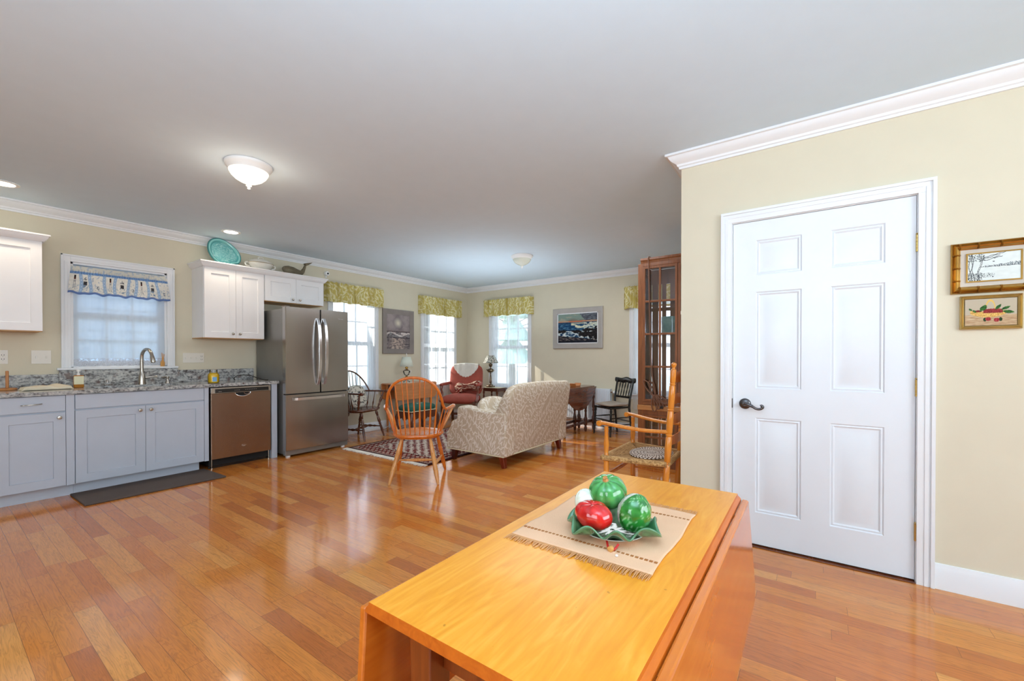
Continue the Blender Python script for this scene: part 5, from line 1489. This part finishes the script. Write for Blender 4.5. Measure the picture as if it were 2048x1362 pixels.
# back: wooden boards with glazed slots
m = MB(); gy = [(1.565,1.615),(1.452,1.497),(1.36,1.408),(1.262,1.302),(1.14,1.18),(1.02,1.06),(.90,.94)]
slots = [(a-.035,b-.035) for a, b in gy]
edges = [CY0+.022]+[e for sl in sorted(slots) for e in sl]+[CY1-.022]
for a, b in zip(edges[::2], edges[1::2]):
    if b > a: m.box(CX1-.018,CX1,a,b,.08,2.2)
for a, b in slots:
    for z0, z1 in ((.08,.16),(.58,.70),(1.72,1.76),(2.03,2.2)): m.box(CX1-.018,CX1,a,min(b,CY1-.022),z0,z1)
obj('back_boards', m, M['cabcherry'], t, smooth=0, merge=False)
obj('glass_shelf', MB().box(CX0+.04,CX1-.03,CY0+.025,CY1-.025,1.430,1.438), M['cabglass'], t, smooth=0)
obj('glass_shelf', MB().box(CX0+.04,CX1-.03,CY0+.025,CY1-.025,1.795,1.803), M['cabglass'], t, smooth=0)
def cdoor(y0, y1, z0, z1, rows):
    m = MB(); s = .026; F0, F1 = CX0-.006, CX0+.016
    m.box(F0,F1,y0,y0+s,z0,z1); m.box(F0,F1,y1-s,y1,z0,z1); m.box(F0,F1,y0+s,y1-s,z0,z0+s); m.box(F0,F1,y0+s,y1-s,z1-s,z1)
    d = obj('door', m, M['cabcherry'], t, smooth=0, merge=False, bevel=.003)
    m = MB(); c = (y0+y1)/2; m.box(F0+.002,F1-.004,c-.011,c+.011,z0+s,z1-s)
    for k in range(1, rows):
        z = z0+s+(z1-z0-2*s)*k/rows
        m.box(F0+.003,F1-.005,y0+s,y1-s,z-.011,z+.011)
    obj('glazing_bars', m, M['cabcherry'], d, smooth=0, merge=False, bevel=.003)
    obj('pane', MB().box(F0+.012,F0+.015,y0+s,y1-s,z0+s,z1-s), M['cabglass'], d, smooth=0)
for y0, y1 in ((1.143,1.508),(.832,1.139)):
    cdoor(y0, y1, .702, 2.170, 4); cdoor(y0, y1, .078, .558, 2)
# contents
o = thing('glass_vase', 'aqua rippled glass block on the shelf inside the cherry cabinet', 'vase', (4.76,1.27,1.439))
def av(u, v):
    a = 2*PI*u; r = 1+.06*sin(a*8); return (4.76+.045*cos(a)*r, 1.262+.085*math.copysign(abs(sin(a))**.6,sin(a))*r, 1.4385+.19*v)
m = MB().grid(64, 6, av, cu=True); m.f.append(tuple(range(64))[::-1])
obj('vessel', m, M['aqua'], o)
o = thing('hanging_cord', 'bundled brown lamp cord hanging down the front of the cherry cabinet', 'cord', (4.58,1.40,.7))
cx_ = CX0-.018
obj('cord', MB().tube(catmull([(4.75,1.438,2.266),(cx_,1.444,2.268),(cx_,1.440,2.15),(cx_,1.432,1.75),(cx_,1.420,1.38),(cx_,1.40,.98),(cx_,1.375,.88),(cx_,1.362,.80)],6), .0055, 6), M['cordm'], o)
m = MB(); rnd = random.Random(9)
for k in range(7):
    a0 = -1.9+.45*k+.2*rnd.random(); l = .15+.05*rnd.random(); w = .022+.012*rnd.random()
    c0 = Vector((cx_-.003*k*.6,1.372,.775))
    d = Vector((0, sin(a0)*.75, -abs(cos(a0))-.15 if k < 5 else .8)).normalized(); n_ = Vector((0,-d.z,d.y))
    m.tube([c0+d*(l/2*(1-cos(q)))+n_*(w*sin(q)) for q in [2*PI*i/18 for i in range(18)]], .0062, 6, closed=True)
obj('coil', m, M['cordm'], o, merge=False)
obj('plug', MB().box(cx_-.014,cx_+.006,1.283,1.313,.635,.665), M['black'], o, smooth=0, bevel=.006)
m = MB(); m.tube(catmull([(cx_,1.36,.74),(cx_-.004,1.33,.70),(cx_-.004,1.30,.655)],5), .0055, 6); obj('plug_lead', m, M['cordm'], o)
obj('tie', MB().lathe([(.010,0),(.014,.008),(.010,.016)], (cx_,1.372,.768), 10), M['cordm'], o)
# ------------------------------------------------------------------ ladder-back armchair
t = thing('ladderback_chair', 'golden maple ladder back armchair with rush seat at the wall corner', 'chair', (3.26,1.05,0))
FN, FF, BN, BF = (2.98,1.25), (3.562,1.252), (3.03,.838), (3.462,.858)
BP = [(0,.017),(.03,.019),(.10,.021),(.24,.0225),(.375,.0215),(.382,.017),(.387,.023),(.393,.017),(.400,.0215),(.47,.0235),(.545,.0215),(.552,.017),(.557,.023),(.563,.023),(.568,.017),(.575,.0215),(.64,.0225),(.700,.021),(.707,.017),(.713,.023),(.72,.017),(.727,.021),(.80,.022),(.855,.020),(.862,.016),(.868,.021),(.875,.016),(.882,.019),(.92,.020),(.955,.0185),(.960,.012),(.968,.010),(.975,.014),(.985,.019),(.993,.017),(1,.006)]
for (x, y) in (BN, BF):
    obj('back_post', MB().turned((x,y+.012,.0005),(x,y-.062,1.155),BP,14), M['honey'], t)
FP = [(0,.017),(.05,.020),(.30,.021),(.60,.020),(.64,.021),(.66,.017),(.675,.021),(.69,.015),(.74,.017),(.80,.021),(.86,.016),(.93,.0135),(.945,.016),(1,.015)]
for (x, y) in (FN, FF):
    obj('front_post', MB().turned((x,y,.0005),(x,y,.675),FP,14), M['honey'], t)
def by(z, y): return y+.012-.074*z/1.155
for (fx0, fy0), (bx0, by0) in ((FN,BN),(FF,BF)):
    P = catmull([(fx0-.002,fy0+.055,.694),(fx0,fy0+.01,.694),(fx0+(bx0-fx0)*.4,fy0-.15,.674),(fx0+(bx0-fx0)*.75,fy0-.29,.664),(bx0,by(.66,by0)+.008,.668)], 7)
    m = MB(); m.tube(P, [.020 if i > 5 else .0215 for i in range(len(P))], 12, sq=.72)
    a = obj('arm', m, M['honey'], t)
    obj('arm_scroll', MB().turned((fx0-.024,fy0+.052,.692),(fx0+.022,fy0+.052,.692),[(0,.017),(.08,.021),(.92,.021),(1,.017)],16), M['honey'], a)
for z, h in ((1.055,.085),(.90,.078),(.755,.074),(.605,.070)):
    def slat(u, v):
        x0, y0 = BN[0]+.012, by(z, BN[1]); x1, y1 = BF[0]-.012, by(z, BF[1])
        x = x0+(x1-x0)*u; y = y0+(y1-y0)*u-.030*sin(PI*u)+(.004 if v > .5 else -.004)
        return (x, y, z)
    m = MB(); n = 20
    for i in range(n+1):
        u = i/n; x0, y0 = BN[0]+.012, by(z, BN[1]); x1, y1 = BF[0]-.012, by(z, BF[1])
        x = x0+(x1-x0)*u; y = y0+(y1-y0)*u-.026*sin(PI*u); zt = z+h*.5*(.62+.38*sin(PI*u)); zb = z-h*.5
        for yy, zz in ((y-.004,zb),(y+.004,zb),(y+.004,zt),(y-.004,zt)): m.v.append((x,yy,zz))
    for i in range(n):
        for k in range(4):
            k2 = (k+1) % 4; m.f.append((i*4+k,i*4+k2,(i+1)*4+k2,(i+1)*4+k))
    m.f.append((0,1,2,3)); m.f.append(tuple(n*4+k for k in range(4)))
    obj('slat', m, M['wind'], t)
# rush seat: woven trapezoid with four triangles meeting in the middle
c4 = [(FN[0]-.022,FN[1]+.022),(FF[0]+.022,FF[1]+.022),(BF[0]+.015,BF[1]-.018),(BN[0]-.015,BN[1]-.018)]
def rs(u, v):
    a = Vector(c4[3]).lerp(Vector(c4[2]), u); b = Vector(c4[0]).lerp(Vector(c4[1]), u); p = a.lerp(b, v)
    e = min(u, 1-u, v, 1-v)
    rop = .0016*abs(sin(e*52*PI*.5))
    z = .462+rop-.022*(1-math.exp(-e*9))+.004*0
    z -= .030*max(0, (.035-e)/.035)**2
    return (p.x, p.y, z)
def rc(u, v):
    e = min(u, 1-u, v, 1-v); n = noise.noise((e*170, (u if e in (v,1-v) else v)*14, 3))
    k = .5+.5*sin(e*52*PI)
    d = abs(abs(u-.5)-abs(v-.5)) < .012
    c = mixc((.44,.30,.16), (.78,.62,.42), .35+.4*k+.5*n); return mixc(c, (.30,.20,.10), .6) if d else c
m = MB().grid(110, 90, rs, col=rc)
o = obj('rush_seat', m, M['vcfab'], t, merge=False, recalc=False, solid=.0)
m = MB()
for i in range(4):
    a, b = c4[i], c4[(i+1) % 4]; m.tube([(a[0],a[1],.440),((a[0]+b[0])/2,(a[1]+b[1])/2,.439),(b[0],b[1],.440)], .021, 10)
obj('seat_rail', m, M['rush'], t, merge=False)
for z in (.13,.25):
    obj('rung', MB().turned((*FN,z),(*BN,z+.02),STR,8), M['honey'], t); obj('rung', MB().turned((*FF,z),(*BF,z+.02),STR,8), M['honey'], t)
for z in (.17,.31): obj('rung', MB().turned((*FN,z),(*FF,z),[(0,.009),(.1,.012),(.5,.017),(.9,.012),(1,.009)],10), M['wind'], t)
obj('rung', MB().turned((BN[0],BN[1],.2),(BF[0],BF[1],.2),STR,8), M['honey'], t)
# braided pad
def pad(u, v):
    a = 2*PI*u; r = v; rr = .5+.5*cos(r*7*2*PI)
    x = 3.275+.215*r*cos(a); y = 1.005+.155*r*sin(a)
    z = .4490+.004*rr
    e = max(0, r-.9)*10; z -= .004*e
    return (x, y, z+.004)
def padc(u, v):
    k = sin(2*PI*u*36+v*7*2*PI*1.0+ (3.14 if int(v*7) % 2 else 0)); rr = cos(v*7*2*PI)
    if rr < -.8: return (.34,.24,.19)
    return (.93,.88,.82) if k > -.1 else (.34,.24,.19)
m = MB().grid(220, 30, pad, cu=True, col=padc)
o = obj('braided_pad', m, M['vcfab'], merge=False, recalc=False, solid=.006); tag(o, 'oval braided cream and brown pad on the rush chair seat', 'chair pad')

# ------------------------------------------------------------------ foreground drop-leaf table
t = thing('drop_leaf_table', 'honey maple drop leaf table in the foreground with hanging side leaves', 'table', (1.0,.42,0))
TX0, TX1, TY0, TY1, TT = .473, 1.541, .195, .655, .752
def tabtop():
    P = [(TY0,TT),(TY1,TT),(TY1+.0015,TT-.006),(TY1+.004,TT-.008),(TY1+.010,TT-.014),(TY1+.012,TT-.022),(TY0-.012,TT-.022),(TY0-.010,TT-.014),(TY0-.004,TT-.008),(TY0-.0015,TT-.006)]
    return MB().prism(P, TX0, TX1, 'x')
M['tabletop'] = None
nt = NT('maple top and edge'); gm = nt.n('ShaderNodeNewGeometry'); sp = nt.n('ShaderNodeSeparateXYZ'); nt.t.links.new(gm.outputs['Normal'], sp.inputs[0])
v = nt.coord('Object', (1.6,11,11)); n1 = nt.noise(v, 2.4, 6, 2.2); n2 = nt.noise(nt.coord('Object', (2,60,60)), 2, 3)
f = nt.m('ADD', nt.m('MULTIPLY', n1, .8), nt.m('MULTIPLY', n2, .2))
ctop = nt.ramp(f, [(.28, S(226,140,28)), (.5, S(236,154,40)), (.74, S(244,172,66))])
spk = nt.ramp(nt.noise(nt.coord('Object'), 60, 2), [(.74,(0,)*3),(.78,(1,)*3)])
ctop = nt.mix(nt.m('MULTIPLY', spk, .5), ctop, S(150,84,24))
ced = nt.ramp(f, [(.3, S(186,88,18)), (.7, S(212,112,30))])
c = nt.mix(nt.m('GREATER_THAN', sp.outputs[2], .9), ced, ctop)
M['tabletop'] = nt.done(nt.bsdf(c, .32, spec=.35, coat=.1, normal=nt.bump(n2, .03, .002)))
obj('tabletop', tabtop(), M['tabletop'], t, smooth=30)
def leaf2(side):
    # hanging leaf: top edge cove at the rule joint, slightly swung out, clipped lower corners
    y0 = (TY0-.014) if side < 0 else (TY1+.010)
    D = .40; th = .018; m = MB()
    outl = [(TX0,0),(TX1,0),(TX1+.0,-.26),(TX1-.02,-.30),(TX1-.05,-D),(TX0+.05,-D),(TX0+.02,-.30),(TX0,-.26)]
    if side < 0: outl = [(TX0,0),(TX1,0),(TX1,-.285),(TX1-.27,-.285-.0),(TX0,-.285)]
    outl = [(TX0,0),(TX1,0),(TX1,-.262),(TX1-.035,-.30),(TX0+.035,-.30),(TX0,-.262)]
    for d in (0, 1):
        for x, z in outl: m.v.append((x, y0+side*(d*th+.075*(-z)), TT-.014+z*.998 if d == 0 else TT-.016+z*.998))
    n = len(outl); m.f += [tuple(range(n)), tuple(range(n,2*n))[::-1]]
    for i in range(n): j = (i+1) % n; m.f.append((i,j,n+j,n+i))
    return m
obj('drop_leaf', leaf2(-1), M['leafw'], t, smooth=0, bevel=.004)
obj('drop_leaf', leaf2(1), M['leafw'], t, smooth=0, bevel=.004)
ap = MB(); ap.box(TX0+.09,TX0+.112,TY0+.10,TY1-.10,.62,TT-.0225); ap.box(TX1-.09,TX1-.068,TY0+.07,TY1-.07,.62,TT-.0225); ap.box(TX0+.10,TX1-.08,TY0+.05,TY0+.072,.62,TT-.0225); ap.box(TX0+.10,TX1-.08,TY1-.072,TY1-.05,.62,TT-.0225)
obj('apron', ap, M['maple_shade'], t, smooth=0, merge=False)
for x in (TX0+.055,TX1-.105):
    for y in (TY0+.045,TY1-.100): obj('leg', MB().beam((x+.0275,y+.0275,.0005),(x+.0275,y+.0275,TT-.0225),.040,.040,(0,1,0),.055,.055), M['maple_shade'], t, smooth=0, bevel=.003)
for x in (TX0+.14,TX0+.53,TX1-.16):
    for y in (TY0-.006,TY1+.006): obj('hinge', MB().box(x-.014,x+.014,y-.02,y+.012,TT-.0245,TT-.0228), M['nickel'], t, smooth=0)

# placemat
px0, px1, py0, py1 = .862, 1.262, .262, .612
def pm(u, v):
    x = px0+(px1-px0)*u; y = py0+(py1-py0)*v
    return (x, y+.003*sin(u*9)*(abs(v-.5)*2), TT+.0022+.0006*sin(u*30+v*14))
m = MB().grid(60, 60, pm)
pmt = obj('placemat', m, M['linen'], merge=False, recalc=False, solid=.002); tag(pmt, 'peach linen placemat with fringed ends on the maple table', 'placemat')
m = MB(); rnd = random.Random(3)
for x, s in ((px0,-1),(px1,1)):
    y = py0+.001
    while y < py1:
        l = .022+.012*rnd.random(); dy = (rnd.random()-.5)*.010
        m.tube([(x,y,TT+.0022),(x+s*l*.5,y+dy*.3,TT+.0026+.002*rnd.random()),(x+s*l,y+dy,TT+.0012)], [.0012,.0011,.0007], 4); y += .0027
f_ = obj('fringe', m, M['linenf'], pmt, merge=False); f_['kind'] = 'stuff'
for x in (px0+.055, px1-.055):
    m = MB(); y = py0+.006
    while y < py1-.008:
        m.box(x-.0035,x+.0035,y,y+.0068,TT+.0026,TT+.0040); y += .0105
    obj('hemstitch', m, M['linenh'], pmt, smooth=0, merge=False)

# ceramic centrepiece
Z0 = TT+.0056
dcx, dcy = 1.012, .408
t = thing('leaf_dish', 'green ruffled cabbage leaf dish on the placemat', 'dish', (dcx,dcy,Z0))
def dish(u, v):
    a = 2*PI*u; r = .002+.106*v+.010*sin(a*7+1)*v**3+.008*sin(a*3)*v**2
    w = max(0, (v-.36)/.64)
    z = .002+.030*w**1.5+.013*sin(a*9+.6*sin(a*2))*v**3
    return (dcx+r*cos(a), dcy+r*sin(a), Z0+z)
def dishc(u, v):
    n = noise.noise((u*60, v*8, 1)); vein = abs(sin(u*PI*26)) < .10 and v > .45
    c = mixc((.14,.34,.20), (.36,.60,.40), .35+.5*n+.25*sin(u*2*PI*9))
    if vein: c = mixc(c, (.50,.70,.50), .3)
    if v > .95: c = (.30,.50,.34)
    return c
m = MB().grid(180, 22, dish, cu=True, col=dishc)
dsh = obj('leaf_bowl', m, M['vcgloss'], t, merge=False, recalc=False, solid=.004)
obj('cream_underside', MB().lathe([(.038,0),(.042,.003),(.066,.008),(.082,.0135),(.080,.0145),(.064,.009),(.044,.0045)], (dcx,dcy,Z0-.0035), 40, cap=False), M['porc'], t)
obj('foot_ring', MB().lathe([(.034,0),(.038,.001),(.037,.003),(0,.003)], (dcx,dcy,Z0-.0025), 24), M['porc'], t)
def veg(name, label, cat, c, r, f, col, rot=None, stem=None):
    v = thing(name, label, cat, (c[0],c[1],c[2]-r[2]))
    m = MB().ball((0,0,0), r, 64, 32, f=f, col=col)
    R = rot if rot is not None else Matrix.Identity(4)
    m.xf(Matrix.Translation(c) @ R)
    obj('body', m, M['vcgloss'], v, merge=False, recalc=False, smooth=60)
    if stem:
        stem(v, c, R)
    return v
def pump(a, b): return (.955+.045*abs(cos(5*a))**.5)*(1-.24*max(0,(b-.75))**1.3)
def pumpc(u, v):
    g = abs(cos(5*2*PI*u))**.4; n = noise.noise((u*20, v*14, 2))
    c = mixc((.12,.42,.16), (.32,.66,.34), g*.85+.35*n)
    if v > .915: c = mixc(c, (.66,.60,.48), (v-.915)*18)
    return c
def pst(v, c, R):
    m = MB().lathe([(.009,0),(.007,.004),(.005,.009),(.006,.012),(0,.0125)], (0,0,.033), 10).xf(Matrix.Translation(c) @ R)
    obj('stem', m, M['towelw'], v)
veg('green_pumpkin', 'green ribbed ceramic tomato topmost on the leaf dish', 'ceramic vegetable', (1.028,.427,Z0+.0925), (.0485,.0485,.0425), pump, pumpc, Matrix.Rotation(math.radians(-24),4,'Y'), pst)
def tomf(a, b): return (.955+.045*abs(cos(3*a+.5)))*(1-.3*max(0,b-.7)**1.3)
def tomc(u, v):
    n = noise.noise((u*14, v*10, 7)); c = mixc((.70,.05,.06), (.90,.14,.13), .5+n*.6+.2*cos(6*PI*u))
    return c
veg('red_tomato', 'shiny red ribbed ceramic tomato at the front of the leaf dish', 'ceramic vegetable', (.962,.437,Z0+.051), (.037,.052,.036), tomf, tomc, Matrix.Rotation(math.radians(-16),4,'Z') @ Matrix.Rotation(math.radians(-12),4,'Y'))
def cabf(a, b): return 1+.018*sin(9*a+5*b)+.02*noise.noise((3*cos(a),3*sin(a),4*b))
def cabc(u, v):
    n = noise.noise((u*13, v*11, 4)); vein = abs(noise.noise((u*9, v*9, 6))) < .045
    c = mixc((.08,.38,.10), (.22,.60,.24), .5+n*.8)
    if vein: c = mixc(c, (.74,.88,.70), .6)
    if .42 < u < .56: c = mixc((.62,.62,.54), (.95,.94,.90), .5+noise.noise((u*60, v*40, 3)))
    return c
def cst(v, c, R): pass
veg('green_cabbage', 'green veined ceramic cabbage half on the right of the leaf dish', 'ceramic vegetable', (1.012,.352,Z0+.058), (.040,.037,.047), cabf, cabc, Matrix.Rotation(math.radians(-60),4,'Z') @ Matrix.Rotation(math.radians(14),4,'Y'))
def whc(u, v):
    n = noise.noise((u*4, v*40, 5)); return mixc((.80,.80,.66), (.94,.95,.88), .5+n*.6+(v-.4))
veg('white_turnip', 'white ceramic onion behind the red tomato on the leaf dish', 'ceramic vegetable', (1.005,.470,Z0+.056), (.034,.034,.042), lambda a, b: .97+.03*abs(cos(4*a)), whc, Matrix.Rotation(math.radians(-30),4,'X'))
t = thing('ribbon_tag', 'red ribbon with round cork tag hanging from the leaf dish', 'ribbon', (.905,.372,TT+.003))
obj('ribbon', MB().tube(catmull([(.942,.395,Z0+.012),(.925,.385,Z0+.006),(.908,.374,TT+.0075),(.918,.366,TT+.006),(.93,.360,Z0+.010)],5), .0028, 6, sq=.5), M['red'], t)
obj('cork_tag', MB().turned((.905,.372,TT+.0085),(.914,.370,TT+.0095),[(0,.0058),(.05,.0065),(.95,.0065),(1,.0058)],16), M['reed'], t)
o = obj('paper_scrap', MB().ball((.893,.350,TT+.0062), (.004,.0032,.0026), 8, 6), M['white']); tag(o, 'tiny white paper crumb on the placemat hem', 'crumb')

# ------------------------------------------------------------------ light
world = bpy.data.worlds.new('World'); scene.world = world; world.use_nodes = True
nt = world.node_tree; nt.nodes.clear()
bg = nt.nodes.new('ShaderNodeBackground'); wo = nt.nodes.new('ShaderNodeOutputWorld')
tc = nt.nodes.new('ShaderNodeTexCoord'); sp = nt.nodes.new('ShaderNodeSeparateXYZ'); rp = nt.nodes.new('ShaderNodeValToRGB')
nt.links.new(tc.outputs['Generated'], sp.inputs[0]); nt.links.new(sp.outputs[2], rp.inputs[0])
rp.color_ramp.elements[0].position = .0; rp.color_ramp.elements[0].color = (.86,.93,1,1)
rp.color_ramp.elements[1].position = .6; rp.color_ramp.elements[1].color = (.50,.70,1,1)
nt.links.new(rp.outputs[0], bg.inputs[0]); bg.inputs[1].default_value = 5.0
nt.links.new(bg.outputs[0], wo.inputs[0])
def lamp(name, kind, loc, e, col=(1,1,1), target=None, **k):
    L = bpy.data.lights.new(name, kind); L.energy = e; L.color = col
    for a, b in k.items(): setattr(L, a, b)
    o = bpy.data.objects.new(name, L); COL.objects.link(o); o.location = loc
    if target is not None:
        d = Vector(target)-Vector(loc); o.rotation_euler = d.to_track_quat('-Z', 'Y').to_euler()
    return o
sd = Vector((.36,-1,-.586))
sun = lamp('sun', 'SUN', (0,10,8), 11.0, (1,.95,.87), angle=.006); sun.rotation_euler = sd.to_track_quat('-Z','Y').to_euler()
lamp('rear_fill_light', 'AREA', (-2.3,1.2,1.55), 48, (.78,.89,1), (3,1.4,1.3), shape='RECTANGLE', size=2.2, size_y=1.5)  # added fill lamp by the back wall, no window built there
lamp('side_fill_light', 'AREA', (.7,-2.7,1.6), 80, (.78,.89,1), (1.2,3,1.2), shape='RECTANGLE', size=2.6, size_y=1.4)  # added fill lamp by the side wall, unseen, brightens the room
lamp('ceiling_bounce', 'AREA', (-.3,-.2,1.75), 72, (.66,.84,1), (.1,.1,3), shape='RECTANGLE', size=1.0, size_y=1.0)  # added lamp aimed up, stands in for flash bounced near the camera
lamp('kitchen_fixture', 'POINT', (1.385,3.30,2.34), 3, (1,.88,.7), shadow_soft_size=.12)
for x in (.40,2.015): lamp('recessed_spot', 'SPOT', (x,5.24,2.54), 15, (1,.84,.64), (x,5.24,0), spot_size=2.3, spot_blend=.8, shadow_soft_size=.06)
lamp('living_ceiling_fill', 'AREA', (4.9,3.9,1.5), 13, (.78,.9,1), (4.9,3.9,3), shape='RECTANGLE', size=1.6, size_y=1.6)  # added unseen lamp aimed up to lighten the far ceiling
lamp('living_fill', 'AREA', (4.4,2.2,2.5), 30, (.92,.96,1), (4.4,2.4,0), shape='RECTANGLE', size=2.0, size_y=1.4)

# ------------------------------------------------------------------ camera
cam = bpy.data.cameras.new('Camera'); co = bpy.data.objects.new('Camera', cam); COL.objects.link(co)
yaw, pitch, roll = math.radians(35.36864), math.radians(-.386983), math.radians(-.011)
F = Vector((cos(yaw)*cos(pitch), sin(yaw)*cos(pitch), sin(pitch)))
co.location = (0,0,1.2)
co.rotation_euler = F.to_track_quat('-Z','Y').to_euler()
cam.sensor_width = 36; cam.lens = 844.3546/2048*36; cam.shift_y = 36.257/2048
cam.clip_start = .02; cam.clip_end = 200
scene.camera = co
scene.view_settings.view_transform = 'Standard'
scene.view_settings.look = 'None'
scene.view_settings.exposure = 0.12
